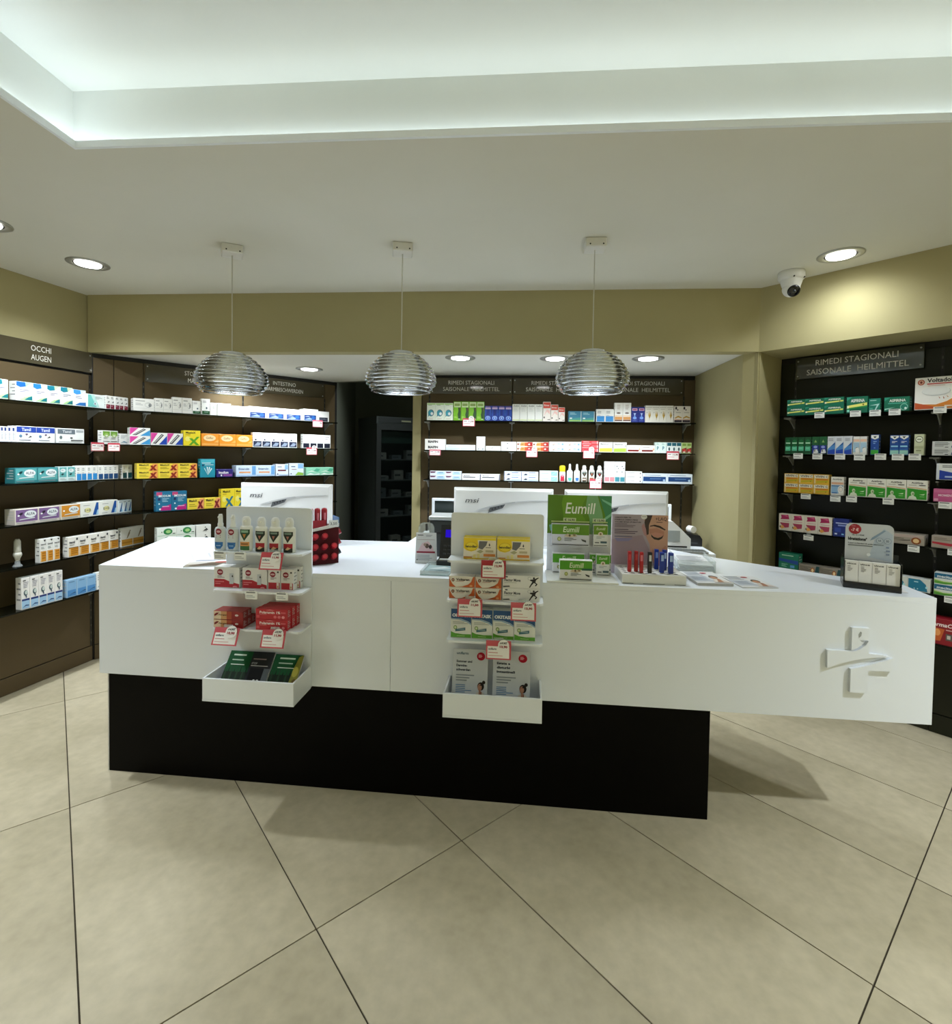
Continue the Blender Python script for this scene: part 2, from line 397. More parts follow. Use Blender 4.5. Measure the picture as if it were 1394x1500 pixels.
sign(WR, 0.099, 0.754, 2.080, 2.218, ['RIMEDI STAGIONALI', 'SAISONALE  HEILMITTEL'], 'grey glass sign lettered RIMEDI STAGIONALI in the right wall niche', m_sign_r, 0.036, 0.03)

# ------------------------------------------------------------------ glass shelves
ORD = ['first', 'second', 'third', 'fourth', 'fifth', 'sixth', 'seventh', 'eighth']
SN = [None, 'top', 'second', 'third', 'fourth', 'fifth', 'bottom']
WN = {'L': 'left wall', 'BL': 'back left wall', 'BR': 'back right wall', 'R': 'right wall'}
def shelf(w, s, pts, brackets):
    fr = WALLS[w]; z = SH[s]
    t = thing('glass_shelf', 'dark glass shelf carrying cartons, %s, %s shelf' % (WN[w], SN[s]), 'shelf', fr.at(0, 0, z), fr.rot, 'dark glass shelves of the %s' % WN[w])
    b = MB(); b.prism([(u, -o) for u, o in pts][::-1], -0.009, 0.0, m_shelf); obj('shelf_slab', b, t)
    for u in brackets:
        b = MB(); b.box(u-0.007, u+0.007, -0.125, -0.013, -0.021, -0.0095, m_bracket, 0.001)
        b.vprism([(u-0.004, -0.075), (u+0.004, -0.075), (u+0.004, -0.020), (u-0.004, -0.020)], -0.020, -0.013, m_bracket)
        b.faces([(u-0.003,-0.016,-0.075), (u+0.003,-0.016,-0.075), (u+0.003,-0.105,-0.021), (u-0.003,-0.105,-0.021), (u-0.003,-0.016,-0.021), (u+0.003,-0.016,-0.021)],
                [(0,1,2,3), (0,3,4), (1,5,2), (0,4,5,1)], m_bracket)
        b.box(u-0.022, u+0.022, -0.140, -0.100, -0.017, -0.0092, m_bracket, 0.001)
        obj('bracket', b, t)
for s in range(1, 7): shelf('L', s, [(-1.4,0.0135), (0.575,0.0135), (0.528,0.2), (-1.4,0.2)], (-0.13, 0.56))
for s in range(1, 6): shelf('BL', s, [(-0.115,0.0135), (1.72,0.0135), (1.72,0.2), (-0.0775,0.2)], (0.186, 0.919, 1.683))
for s in range(1, 4): shelf('BR', s, [(-0.055,0.0135), (2.165,0.0135), (2.165,0.2), (-0.055,0.2)], (-0.043, 0.681, 1.404, 2.124))
for s in range(1, 7): shelf('R', s, [(0.07,0.0135), (2.05,0.0135), (2.05,0.2), (0.07,0.2)], (0.095, 0.83, 1.565))

# ------------------------------------------------------------------ lamps
def spot(parent, loc, watt, target=None, angle=None, blend=1.0, col=SPOT_COL):
    ld = bpy.data.lights.new('downlight_beam', 'SPOT'); ld.energy = watt; ld.color = col; ld.spot_size = angle or SPOT_ANGLE; ld.spot_blend = blend
    ld.shadow_soft_size = 0.045
    o = bpy.data.objects.new('downlight_beam', ld); COL.objects.link(o); o.parent = parent; o.location = loc
    if target is not None: o.rotation_euler = Vector(target).to_track_quat('-Z', 'Y').to_euler()
    return o
def downlight(x, y, z, label, watt, group, tilt=(0,0), angle=None):
    t = thing('downlight', label, 'ceiling light', (x, y, z), 0, group)
    b = MB(); b.lathe([(0.108,0.0), (0.108,-0.004), (0.100,-0.007), (0.078,-0.006), (0.074,0.0)], m_steel_ring, 28, cap=False); obj('trim_ring', b, t)
    b = MB(); b.lathe([(0.074,-0.004), (0.069,-0.0045), (0.066,-0.001)], m_black, 28, cap=False); obj('gimbal_gap', b, t)
    b = MB(); b.lathe([(0.066,-0.002), (0.064,-0.008), (0.058,-0.009), (0.001,-0.0095)], m_spot, 28, cap=False); obj('lamp_face', b, t)
    spot(t, (0, 0, -0.03), watt, (tilt[0], tilt[1], -1), angle)
    return t
m_steel_ring = M('#a9aaa4', 0.35, 0.6)
g1, g2 = 'downlights in the main ceiling', 'downlights in the low ceiling'
downlight(-2.311, 3.02, CEIL, 'round recessed downlight in the ceiling above the left wall', SPOT_W*0.52, g1, (-0.15, 0.1))
downlight(-2.41, 2.49, CEIL, 'round recessed downlight half cut by the left picture edge', SPOT_W, g1)
downlight(1.925, 2.725, CEIL, 'round recessed downlight beside the white security camera', SPOT_W*0.14, g1, (0.14, 0.16), math.radians(155))
for i, (x, y, s) in enumerate(((-1.398,4.224,'right of the left pendant lamp'), (-1.926,4.154,'added unseen behind the left pendant lamp'), (-0.124,3.63,'right of the middle pendant lamp'), (0.549,3.602,'just left of the right pendant lamp'), (1.19,3.55,'right of the right pendant lamp'))):  # the one behind the left pendant is added fill for the shelves
    downlight(x, y, NICHE, 'round recessed downlight in the low ceiling %s' % s, NICHE_W*(0.6 if i == 1 else 1.0), g2, (0.0, 0.18) if i > 1 else (-0.2, 0.15))
for k, (x, y) in enumerate(((-2.45,0.9), (-2.5,-0.6), (-2.5,-2.2), (2.75,0.9), (2.75,-0.6), (2.75,-2.2), (-1.2,-2.8), (0.0,-2.85), (1.2,-2.9), (-3.3,-1.4))):  # unseen lamps added to brighten the counter front and floor
    downlight(x, y, CEIL, 'added fill light shaped as a downlight, %s of ten, behind the camera' % (ORD+['ninth','tenth'])[k], SHOP_FILL_W*{0: 0.75, 3: 1.7}.get(k, 1.0), g1)

downlight(-0.75, 5.15, 2.80, 'added unseen fill lamp inside the dark passage, hidden above the low ceiling', 60.0, g2)  # unseen lamp added to lighten the passage walls

def pendant(x, y, ztop, rot, label):
    t = thing('pendant_lamp', label, 'pendant lamp', (x, y, CEIL), rot, 'ribbed pendant lamps over the counter')
    b = MB(); b.box(-0.052, 0.052, -0.052, 0.052, -0.045, 0.0, M('#d7d7d2', 0.4), 0.004)
    cn = obj('canopy', b, t)
    b = MB()
    for a in (-0.03, 0.035): b.tube((a, -0.0535, -0.033), (a, -0.050, -0.033), 0.004, m_black)
    obj('canopy_screw', b, cn)
    dz = ztop-CEIL
    b = MB(); b.tube((0, 0, -0.045), (0, 0, dz-0.005), 0.0028, M('#c9c9bd', 0.5), 8); obj('cord', b, t)
    prof = []; N = 11
    # ribs of a squashed dome: fat rounded rings, narrow grooves
    H = 0.212; Rm = 0.187
    def rad(q):   # q: 0 top .. 1 bottom
        a = math.radians(3+q*113); return Rm*math.sin(a)**0.56 if a < math.pi/2 else Rm*(1-0.20*((q-0.76)/0.24)**2 if q > 0.76 else 1.0)
    for i in range(N):
        for k in range(7):
            q = (i+k/7.0)/N; bulge = math.sin(math.pi*(k+0.3)/7.0)
            prof.append((max(0.012, rad(q)-0.014+0.016*bulge), dz-q*H))
    b = MB(); b.lathe(prof, m_shade, 48, cap=False); sh = obj('lamp_shade', b, t)
    b = MB(); b.lathe([(0.147,dz-H), (0.158,dz-H-0.004), (0.150,dz-H-0.010), (0.139,dz-H-0.005), (0.147,dz-H)], m_shade, 48, cap=False); obj('rim', b, sh)
    b = MB(); b.lathe([(0.012,dz+0.002), (0.022,dz-0.004), (0.022,dz-0.06), (0.018,dz-0.065)], m_steel, 16); obj('lamp_holder', b, t)
    b = MB(); b.lathe([(0.013,dz-0.065), (0.018,dz-0.075), (0.032,dz-0.105), (0.030,dz-0.13), (0.016,dz-0.146), (0.002,dz-0.15)], emit('bulb_glow', (1.0, 0.99, 0.96), 0.7), 16); obj('bulb', b, t)
    spot(t, (0, 0, dz-0.17), PENDANT_W, (0, 0, -1), math.radians(130)).data.shadow_soft_size = 0.13  # added beam under the dim bulb, brightens the worktop
m_shade = glassy('mirrored_plastic', '#d6dadd', 0.90, 0.05, 1.0)
pendant(-1.327, 2.746, 2.082, math.radians(28), 'ribbed mirrored pendant lamp over the counter, leftmost of three')
pendant(-0.404, 2.692, 2.090, math.radians(10), 'ribbed mirrored pendant lamp over the counter, middle of three')
pendant(0.587, 2.601, 2.094, math.radians(-4), 'ribbed mirrored pendant lamp over the counter, rightmost of three')

# security camera
t = thing('security_camera', 'white turret security camera hanging from the ceiling by the right wall', 'camera', (1.826, 2.985, CEIL), math.radians(20))
mw = M('#d9dad6', 0.35)
b = MB(); b.lathe([(0.066,0.0), (0.070,-0.006), (0.070,-0.040), (0.064,-0.046), (0.060,-0.05)], mw, 28); obj('mount_base', b, t)
b = MB(); b.lathe([(0.058,-0.05), (0.055,-0.062), (0.050,-0.078), (0.044,-0.092)], mw, 24); obj('collar', b, t)
b = MB()
for k in range(3):
    a = math.radians(-130+k*60); b.tube((0.0705*math.cos(a), 0.0705*math.sin(a), -0.044), (0.062*math.cos(a), 0.062*math.sin(a), -0.044), 0.0045, m_black)
obj('screw', b, t)
b = MB(); b.lathe([(0.004,0.047)]+[(0.047*math.sin(math.radians(a)), 0.047*math.cos(math.radians(a))) for a in range(15, 151, 15)]+[(0.030,-0.0405)], mw, 24, cap=False)
ball = obj('turret', b, t, (0, 0, -0.098)); ball.rotation_euler = (math.radians(-58), 0, math.radians(-28))
b = MB(); b.lathe([(0.034,-0.0385), (0.033,-0.046), (0.028,-0.049), (0.001,-0.050)], M('#08090a', 0.12), 24, cap=False); obj('lens_window', b, ball)
b = MB(); b.lathe([(0.010,-0.050), (0.010,-0.052), (0.001,-0.0525)], M('#1c2226', 0.05), 14, cap=False); obj('lens', b, ball)

# ------------------------------------------------------------------ carton designs: body colour, printed front, printed left side
WHT, INK, GRY = '#f3f4f1', '#2a2c30', '#9a9da0'
def wave_top(c1, c2): return [P([(0,1),(0,0.78),(0.25,0.70),(0.6,0.76),(0.95,0.97),(1,1)], c1), P([(0.55,1),(0.6,0.76),(0.95,0.97),(1,1)], c2)]
def wave_low(c1, c2): return [P([(0.15,0.03),(0.5,0.20),(1,0.30),(1,0.03)], c2), P([(0.5,0.06),(0.75,0.20),(1,0.28),(1,0.06)], c1)]
def xmark(x0, y0, x1, y1, c, t=0.08):
    return [P([(x0,y0),(x0+t*1.6,y0),(x1,y1),(x1-t*1.6,y1)], c), P([(x0+0.02,y1-0.12),(x0+t*2,y1-0.1),(x1,y0),(x1-t*2,y0)], c)]
def alfa(c, d, lt): return (lt, [R(0.03,0.18,0.98,0.97,c), E(0.66,0.66,0.27,0.24,'#e6edf0'), T('ALFA',0.47,0.58,0.86,0.76,'#53606a',0.02), P([(0.1,0.62),(0.22,0.78),(0.33,0.80),(0.30,0.66),(0.2,0.60)], d), E(0.14,0.6,0.05,0.06,'#f2f6f6'), P([(0.15,0.3),(0.85,0.36),(0.85,0.42),(0.2,0.36)], '#dfe9ea'), Ls(0.05,0.05,0.95,0.13,1,'#8c979a')])
def foot(c, k=0.35, extra=()): return (WHT, [R(0.06,0.02,0.94,k,c), Ls(0.12,0.62,0.85,0.85,2,GRY), Ls(0.12,0.46,0.7,0.54,1,'#b9bcbe')]+list(extra))
def swirl(): return ('#ecece8', [Ls(0.1,0.72,0.7,0.84,1,'#8b8d8d'), Ls(0.1,0.4,0.45,0.62,2,'#b5b7b6'), R(0.02,0.2,0.98,0.22,'#c9cac8'), E(0.72,0.5,0.17,0.20,'#9fa2a2'), E(0.69,0.5,0.13,0.16,'#ecece8'), E(0.78,0.48,0.06,0.13,'#7d8181')])
def maalox(x, grad=None, tall=False):
    a = []
    if grad: a += [P([(0.55,0),(1,0),(1,1),(0.75,1)], grad)]
    if tall: return ('#efd92f', a+[T('MaaloX',0.12,0.80,0.72,0.93,'#1c1c12',0.03), E(0.24,0.45,0.16,0.16,'#f4ea7a')]+xmark(0.30,0.04,0.95,0.60,x,0.10)+[Ls(0.1,0.66,0.5,0.74,1,'#b79a20')])
    return ('#efd643', a+[T('MaaloX',0.10,0.70,0.58,0.93,'#1c1c12',0.03), Ls(0.1,0.16,0.55,0.5,2,'#a8961c')]+xmark(0.60,0.05,0.97,0.85,x,0.07))
def bioch(b): return (WHT, [P([(0,1),(0,0.12),(0.42,1)], '#d8409c'), P([(0.5,0.05),(1,0.78),(1,0.05)], b), P([(0.12,0.14),(0.30,0.10),(0.80,0.82),(0.66,0.93)], '#3b3b40'), P([(0.2,0.2),(0.25,0.18),(0.72,0.82),(0.68,0.86)], '#cfcfd2')])
def aspir(band, tail=()): return ('#0d6f55', [P([(0,0.75),(0,1),(0.25,1)], '#2b9a80'), T('ASPIRINA',0.2,0.66,0.86,0.86,'#f0f4ee',0.03)]+([P([(0.02,0.30),(0.98,0.44),(0.98,0.62),(0.02,0.46)], '#e9ea7a'), P([(0.02,0.26),(0.12,0.28),(0.10,0.44),(0.02,0.44)], '#f6f6d8'), E(0.80,0.50,0.04,0.06,'#7a7a2c')] if band else [])+list(tail))
D = {
 'lens_blue': (WHT, wave_top('#1d62b4','#9fd0a0')+wave_low('#0f6d78','#a8cf92')+[Ls(0.2,0.42,0.85,0.6,2,'#8f8fa2'), Ls(0.15,0.06,0.5,0.10,1,'#d9e4c0')]),
 'lens_sky': (WHT, wave_top('#2376c8','#bfe0b0')+wave_low('#0f6d78','#a8cf92')+[Ls(0.2,0.42,0.85,0.6,2,'#8f8fa2')]),
 'lens_teal': (WHT, wave_top('#13788c','#b6dca6')+wave_low('#0f6d78','#a8cf92')+[Ls(0.2,0.42,0.85,0.6,2,'#8f8fa2')]),
 'lens_low': (WHT, wave_top('#3b8fd4','#cfe6f2')+[P([(0.1,0.05),(0.5,0.22),(1,0.26),(1,0.03)], '#2a6fb6'), Ls(0.15,0.42,0.85,0.62,2,'#8f8fa2')]),
 'mint_lens': ('#edf5f4', [R(0.0,0.02,0.07,0.98,'#f6f8f7'), P([(0.07,0.04),(0.55,0.04),(0.22,0.97),(0.07,0.97)], '#6fc3bd'), P([(0.55,0.04),(0.7,0.04),(0.42,0.97),(0.22,0.97)], '#b7e0db'), Ls(0.45,0.62,0.85,0.86,3,'#9fb6b8'), E(0.46,0.3,0.08,0.12,'#d8e6ea'), E(0.45,0.3,0.03,0.08,'#33505e')]),
 'maroon_low': (WHT, [R(0.04,0.03,0.96,0.34,'#7c0f2e'), Ls(0.12,0.16,0.8,0.26,1,'#cf9aa6'), Ls(0.15,0.74,0.85,0.9,2,INK), P([(0.3,0.48),(0.75,0.62),(0.75,0.5)], '#3c3e42')]),
 'grey_slim': ('#e4e6e8', [R(0.15,0.72,0.75,0.94,'#2a3d78'), Ls(0.2,0.1,0.8,0.6,5,'#9aa2ad')]),
 'blue_head': (WHT, [R(0.0,0.62,1,0.98,'#2343a0'), T('Tamil',0.25,0.70,0.72,0.90,'#dfe4f4',0.02), E(0.2,0.38,0.08,0.10,'#5d7f9a'), P([(0.55,0.26),(0.78,0.34),(0.70,0.42)], '#3a3c40'), E(0.5,0.5,0.07,0.06,'#6b5a74'), Ls(0.1,0.06,0.9,0.16,1,'#8d93a4')]),
 'grey_head': ('#e9eceb', [R(0.03,0.62,0.66,0.95,'#66727c'), T('Tamil',0.2,0.70,0.52,0.88,'#d9dee2',0.02), R(0.70,0.76,0.97,0.93,'#aab0b4'), E(0.14,0.38,0.05,0.12,'#5f6f72'), E(0.52,0.36,0.05,0.05,'#2c2e30'), R(0.5,0.16,0.95,0.23,'#4b4f52'), Ls(0.06,0.05,0.9,0.11,1,'#9ca3a4')]),
 'green_round': (WHT, [R(0.08,0.62,0.95,0.95,'#74a83a'), E(0.52,0.66,0.3,0.16,'#a4cc6a'), E(0.52,0.62,0.16,0.07,'#e8efdc'), Ls(0.15,0.34,0.85,0.52,3,'#a3a89e'), R(0.1,0.18,0.9,0.22,'#3d4038')]),
 'white_wave': (WHT, [Ls(0.1,0.5,0.9,0.84,3,'#b2b8bc'), P([(0.05,0.12),(0.5,0.3),(0.95,0.2),(0.95,0.14),(0.5,0.2)], '#3d7d9c')]),
 'alfa_teal': alfa('#58a8ac','#0e3d40','#2f7f86'), 'alfa_purple': alfa('#7d5f92','#2a1a34','#dcd6cc'), 'alfa_orange': alfa('#d4902c','#d4902c','#d9d3c6'),
 'alfa_teal_s': ('#d7eced', [R(0.04,0.28,0.97,0.97,'#69b4b6'), E(0.5,0.74,0.36,0.13,'#dfeaec'), Ls(0.25,0.70,0.75,0.78,1,'#6f7d86'), P([(0.2,0.46),(0.45,0.56),(0.65,0.5),(0.4,0.40)], '#123c40'), Ls(0.1,0.06,0.9,0.2,2,'#9fb4b4')]),
 'sky_low': foot('#2f8fd6',0.46), 'navy_low': foot('#1c4f86',0.40), 'teal_low': foot('#0e4a54',0.42),
 'blue_a': ('#eef0ea', [P([(0.62,0.08),(0.82,0.94),(0.93,0.94),(0.93,0.08)], '#1c57a6'), P([(0.80,0.08),(0.86,0.42),(0.93,0.42),(0.93,0.08)], '#a9d4ec'), Ls(0.12,0.74,0.7,0.80,1,'#83868a'), E(0.36,0.45,0.17,0.17,'#e8e3a2'), T('E+B',0.18,0.36,0.52,0.54,'#6c7062',0.01), Ls(0.1,0.10,0.5,0.15,1,'#3a4a66')]),
 'blue_a_s': ('#dfe9ee', [P([(0.25,0.08),(0.78,0.82),(0.92,0.82),(0.66,0.08)], '#17558e'), R(0.66,0.08,0.94,0.3,'#a6d6ee'), Ls(0.1,0.8,0.9,0.9,1,'#7b868c')]),
 'orange_tall': ('#eef0ee', [R(0.05,0.03,0.98,0.48,'#d3912f'), Ls(0.3,0.10,0.9,0.42,3,'#a8690f'), R(0.06,0.05,0.18,0.45,'#ecd3a6'), P([(0.55,0.97),(0.9,0.97),(0.78,0.88)], '#20202a'), T('itamil',0.12,0.74,0.9,0.82,INK,0.02), Ls(0.15,0.56,0.85,0.66,2,'#8c9690')]),
 'orange_wide': ('#efeee8', [R(0.05,0.03,0.98,0.46,'#cf8f2c'), R(0.05,0.44,0.98,0.48,'#6f4c14'), Ls(0.3,0.10,0.92,0.40,3,'#a8690f'), R(0.06,0.05,0.2,0.42,'#e8c68e'), T('itamil',0.1,0.68,0.62,0.80,INK,0.03), E(0.82,0.88,0.08,0.06,'#30343c'), Ls(0.12,0.54,0.85,0.62,1,'#8c8c84')]),
 'gold_feather': ('#edebe6', [R(0.04,0.04,0.98,0.38,'#d49a35'), R(0.04,0.16,0.98,0.24,'#b97c1c'), P([(0.45,0.42),(0.62,0.72),(0.78,0.90),(0.74,0.66),(0.55,0.44)], '#8c7d66'), E(0.78,0.82,0.03,0.03,'#6c6255')]),
 'green_star': ('#eeeeea', [R(0.03,0.03,0.98,0.38,'#3f7a30'), R(0.2,0.16,0.8,0.24,'#2a5a20')]+[P([(0.5,0.66),(0.5+0.3*math.cos(a),0.66+0.22*math.sin(a)),(0.5+0.3*math.cos(a+0.35),0.66+0.22*math.sin(a+0.35))], '#5a4c34') for a in (0.2,1.1,2.0,2.9,3.8,4.9,5.7)]),
 'blue_figure': ('#f0efec', [R(0.02,0.02,0.98,0.27,'#9fc6e6'), R(0.02,0.27,0.98,0.33,'#1d3478'), P([(0.1,0.06),(0.5,0.14),(0.9,0.12),(0.9,0.09),(0.5,0.10)], '#2a4f86'), E(0.5,0.52,0.26,0.09,'#3c5560'), E(0.56,0.53,0.19,0.065,'#c9d6d2'), P([(0.42,0.44),(0.6,0.44),(0.64,0.36),(0.5,0.36)], '#4a5a70'), R(0.15,0.90,0.5,0.93,INK), Ls(0.2,0.66,0.85,0.86,4,'#9b9aa6')]),
 'sky_plain': ('#9cc3e4', [R(0.06,0.05,0.94,0.93,'#86b5de'), R(0.06,0.05,0.94,0.4,'#4f8fcc'), Ls(0.2,0.80,0.85,0.88,1,'#53789e'), P([(0.2,0.07),(0.5,0.17),(0.92,0.2),(0.85,0.24),(0.45,0.18)], '#12294e')]),
 'white_swirl': swirl(), 'white_swirl_s': swirl(), 'white_swirl_t': swirl(),
 'green_base': (WHT, [R(0.04,0.02,0.98,0.24,'#0f4a26'), Ls(0.3,0.10,0.8,0.18,1,'#9fc0a8'), E(0.6,0.42,0.10,0.07,'#50606e'), Ls(0.12,0.72,0.85,0.88,2,'#a8a4aa')]),
 'white_plain': ('#f5f5f1', [R(0.04,0.24,0.96,0.26,'#c4c6c4'), E(0.5,0.62,0.2,0.14,'#d6d9d6'), Ls(0.25,0.8,0.75,0.88,1,'#c6c8c8')]),
 'white_plain_w': ('#f5f5f1', [R(0.03,0.26,0.97,0.29,'#c9d0c0'), Ls(0.1,0.5,0.7,0.8,2,'#d2d6cc')]),
 'navy_window': (WHT, [R(0.03,0.02,0.86,0.5,'#143a78'), P([(0.06,0.1),(0.4,0.28),(0.6,0.16),(0.5,0.08)], '#8fa9cc'), E(0.66,0.28,0.12,0.16,'#1f5aa6'), P([(0.06,0.34),(0.3,0.4),(0.45,0.34)], '#c2cfe4'), Ls(0.1,0.7,0.5,0.78,1,'#d0d2d4')]),
 'navy_window_s': (WHT, [R(0.05,0.02,0.88,0.42,'#1a2130'), Ls(0.1,0.12,0.8,0.34,2,'#6c7482')]),
 'bioch_sky': bioch('#3f9bd8'), 'bioch_blue': bioch('#1a48b4'),
 'maalox_green': maalox('#57a31f', None, True), 'maalox_red_y': maalox('#8f2418','#f0a050'), 'maalox_red': maalox('#7d1522','#f0a46a'), 'maalox_blue': maalox('#1f6f8c', None, True),
 'geffer': ('#ee9526', [E(0.46,0.66,0.36,0.26,'#f6d9a4'), T('Geffer',0.26,0.58,0.68,0.76,'#a9805a',0.01), R(0.02,0.06,0.98,0.22,'#f3ad55'), P([(0.7,0.3),(0.98,0.55),(0.98,0.3)], '#f5b35c')]),
 'navy_foot': (WHT, [R(0.04,0.03,0.96,0.42,'#16203c'), P([(0.1,0.08),(0.5,0.34),(0.9,0.3),(0.7,0.1)], '#8a98aa'), E(0.3,0.52,0.10,0.06,'#23283a'), E(0.14,0.62,0.03,0.03,'#8a3040')]),
 'black_foot': (WHT, [R(0.06,0.02,0.94,0.36,'#141a2c'), Ls(0.2,0.6,0.8,0.88,2,'#d4cbd2')]),
 'imod_teal': ('#1a8fa8', [R(0.04,0.80,0.96,0.98,'#4ab4c6'), Ls(0.1,0.72,0.9,0.80,1,'#e8f4f4'), R(0.1,0.62,0.24,0.70,'#0f3a66'), Ls(0.3,0.64,0.9,0.70,1,'#d8ecec')]+[P([(0.5,0.12),(0.5+0.42*math.cos(a)-0.03,0.2+0.4*math.sin(a)),(0.5+0.42*math.cos(a)+0.05,0.2+0.4*math.sin(a)-0.04)], '#d9eef0') for a in (0.9,1.3,1.7,2.2)]),
 'imod_navy': ('#251f6e', [T('Imodium',0.12,0.42,0.72,0.78,'#f0f0f4',0.03), R(0.4,0.12,0.95,0.36,'#8c4a98'), E(0.28,0.22,0.05,0.12,'#e8e8f0')]),
 'enter_sky': ('#cfe0f4', [R(0.80,0.02,0.99,0.98,'#6aa2da'), R(0.15,0.32,0.72,0.46,'#e8a878'), T('Enterolin',0.12,0.62,0.66,0.80,'#3a5a8a',0.02), R(0.02,0.02,0.99,0.16,'#a9c8ea')]),
 'enter_white': ('#e4eefa', [R(0.72,0.55,0.98,0.98,'#8fbce4'), R(0.15,0.42,0.82,0.54,'#6a1a34'), Ls(0.12,0.68,0.7,0.82,1,'#5c7088'), E(0.14,0.16,0.05,0.06,'#2c4a78'), R(0.25,0.04,0.98,0.12,'#a9c8ea')]),
 'enter_green': ('#dce8f6', [R(0.6,0.6,0.98,0.98,'#86b4e0'), P([(0.4,0.02),(0.98,0.02),(0.98,0.22),(0.6,0.3)], '#8fbf4a'), Ls(0.12,0.62,0.6,0.78,1,'#44597c'), Ls(0.16,0.46,0.5,0.54,1,'#8a2a3a'), E(0.12,0.16,0.04,0.05,'#30406c')]),
 'mint_wave': ('#8fd4b4', [P([(0,0.06),(0.3,0.28),(0.6,0.14),(1,0.22),(1,0.06)], '#f0f6f0'), P([(0.5,0.5),(0.75,0.9),(1,0.8),(0.9,0.45)], '#4fb08c'), P([(0.0,0.4),(0.4,0.62),(0.75,0.4),(0.4,0.46)], '#d8f0e0')]),
 'imod_pink': ('#1b6f96', [R(0.04,0.80,0.4,0.98,'#c84878'), T('IMODIUM',0.16,0.72,0.94,0.84,'#e4f0f4',0.02), Ls(0.4,0.44,0.9,0.66,3,'#9cc6d8'), R(0.12,0.55,0.28,0.68,'#16285c'), P([(0.3,0.03),(0.97,0.03),(0.97,0.34),(0.3,0.16)], '#b81a7c'), E(0.26,0.1,0.07,0.05,'#e8f0f8'), E(0.2,0.38,0.05,0.04,'#d0e8f0'), Ls(0.4,0.16,0.9,0.26,1,'#e8a8d0')]),
 'green_pack': ('#eaf2ec', [E(0.56,0.52,0.24,0.40,'#2f8a4c'), E(0.58,0.52,0.13,0.20,'#a8d488'), R(0.02,0.02,0.98,0.08,'#a9cfb4'), R(0.8,0.2,0.95,0.3,'#2c4a36'), E(0.24,0.5,0.03,0.08,'#2f6a4c')]),
 'fly_white': ('#eceeea', [P([(0.45,0.25),(0.7,0.6),(0.82,0.35)], '#1c1e1c'), P([(0.4,0.2),(0.75,0.28),(0.7,0.18)], '#50544e'), E(0.62,0.72,0.05,0.06,'#3c403c')]),
 'teal_ring': ('#e9f2e4', [R(0.02,0.90,0.98,0.98,'#b4dc90'), Ls(0.14,0.84,0.86,0.88,1,'#4a5f50'), E(0.48,0.42,0.36,0.20,'#4d6f80'), E(0.44,0.42,0.30,0.165,'#3fa0b4'), E(0.58,0.38,0.16,0.09,'#f0f6f4'), P([(0.12,0.18),(0.3,0.28),(0.16,0.34)], '#3f8098'), Ls(0.2,0.05,0.8,0.09,1,'#d4a8a8')]),
 'green_nose': ('#7cc01c', [R(0.06,0.70,0.96,0.97,'#dcecc0'), R(0.14,0.76,0.86,0.90,'#8fae5c'), P([(0.62,0.68),(0.66,0.5),(0.55,0.3),(0.68,0.04),(0.98,0.04),(0.98,0.68)], '#1f4a1c'), P([(0.78,0.66),(0.98,0.66),(0.98,0.5),(0.85,0.5)], '#5a4a20'), Ls(0.1,0.1,0.5,0.2,2,'#c4e080'), R(0.65,0.05,0.92,0.09,'#d4e4d0')]),
 'blue_drop': ('#1c3a9c', [R(0.08,0.78,0.92,0.90,'#c8b4d4'), R(0.14,0.92,0.86,0.97,'#8c6aa4'), R(0.4,0.34,0.6,0.74,'#12287c'), R(0.06,0.34,0.12,0.74,'#3f78d4'), R(0.88,0.34,0.94,0.74,'#3f78d4'), E(0.5,0.18,0.40,0.15,'#8fb0ec'), E(0.5,0.16,0.28,0.09,'#3f6cc8'), P([(0.4,0.14),(0.5,0.25),(0.6,0.14)], '#e4ecfa')]),
 'sebi': ('#eaece6', [T('Sebi',0.12,0.86,0.86,0.95,'#6c706c',0.02), Ls(0.14,0.55,0.8,0.82,5,'#d2d6d2'), R(0.03,0.03,0.97,0.09,'#d6e4a4'), R(0.96,0.02,0.99,0.98,'#b8bcb4')]),
 'red_head': ('#efe8e0', [R(0.02,0.68,0.98,0.98,'#d8442c'), T('Rinaz',0.12,0.78,0.82,0.88,'#f4e4dc',0.02), P([(0.05,0.25),(0.5,0.5),(0.95,0.35),(0.9,0.55),(0.5,0.62)], '#f2c8c0'), E(0.15,0.2,0.1,0.05,'#4a4644'), P([(0.5,0.08),(0.95,0.12),(0.9,0.06)], '#5c5450')]),
 'teal_grad': ('#3f86a4', [R(0.02,0.02,0.94,0.14,'#a4cc5c'), P([(0.02,0.14),(0.94,0.14),(0.94,0.4),(0.02,0.26)], '#4fa098'), Ls(0.1,0.62,0.6,0.86,2,'#a6d2d8'), R(0.08,0.26,0.26,0.38,'#e4ecec'), R(0.94,0.02,0.98,0.98,'#e4eef0')]),
 'orange_bar': (WHT, [R(0.03,0.13,0.97,0.27,'#d99a54'), R(0.03,0.05,0.97,0.12,'#6a3c28'), E(0.5,0.47,0.26,0.04,'#6c5c50'), Ls(0.3,0.62,0.7,0.9,3,'#c4bcb4'), R(0.03,0.27,0.97,0.36,'#f0dcc4')]),
 'blue_pink': ('#1c2e8c', [R(0.1,0.76,0.9,0.92,'#e6b4cc'), R(0.2,0.80,0.8,0.88,'#a04a7c'), P([(0.25,0.24),(0.5,0.58),(0.75,0.24)], '#5c8cdc'), P([(0.3,0.6),(0.7,0.6),(0.5,0.42)], '#b4ccf4'), E(0.5,0.28,0.3,0.09,'#7ca8ec'), Ls(0.2,0.06,0.8,0.12,1,'#6c84c8')]),
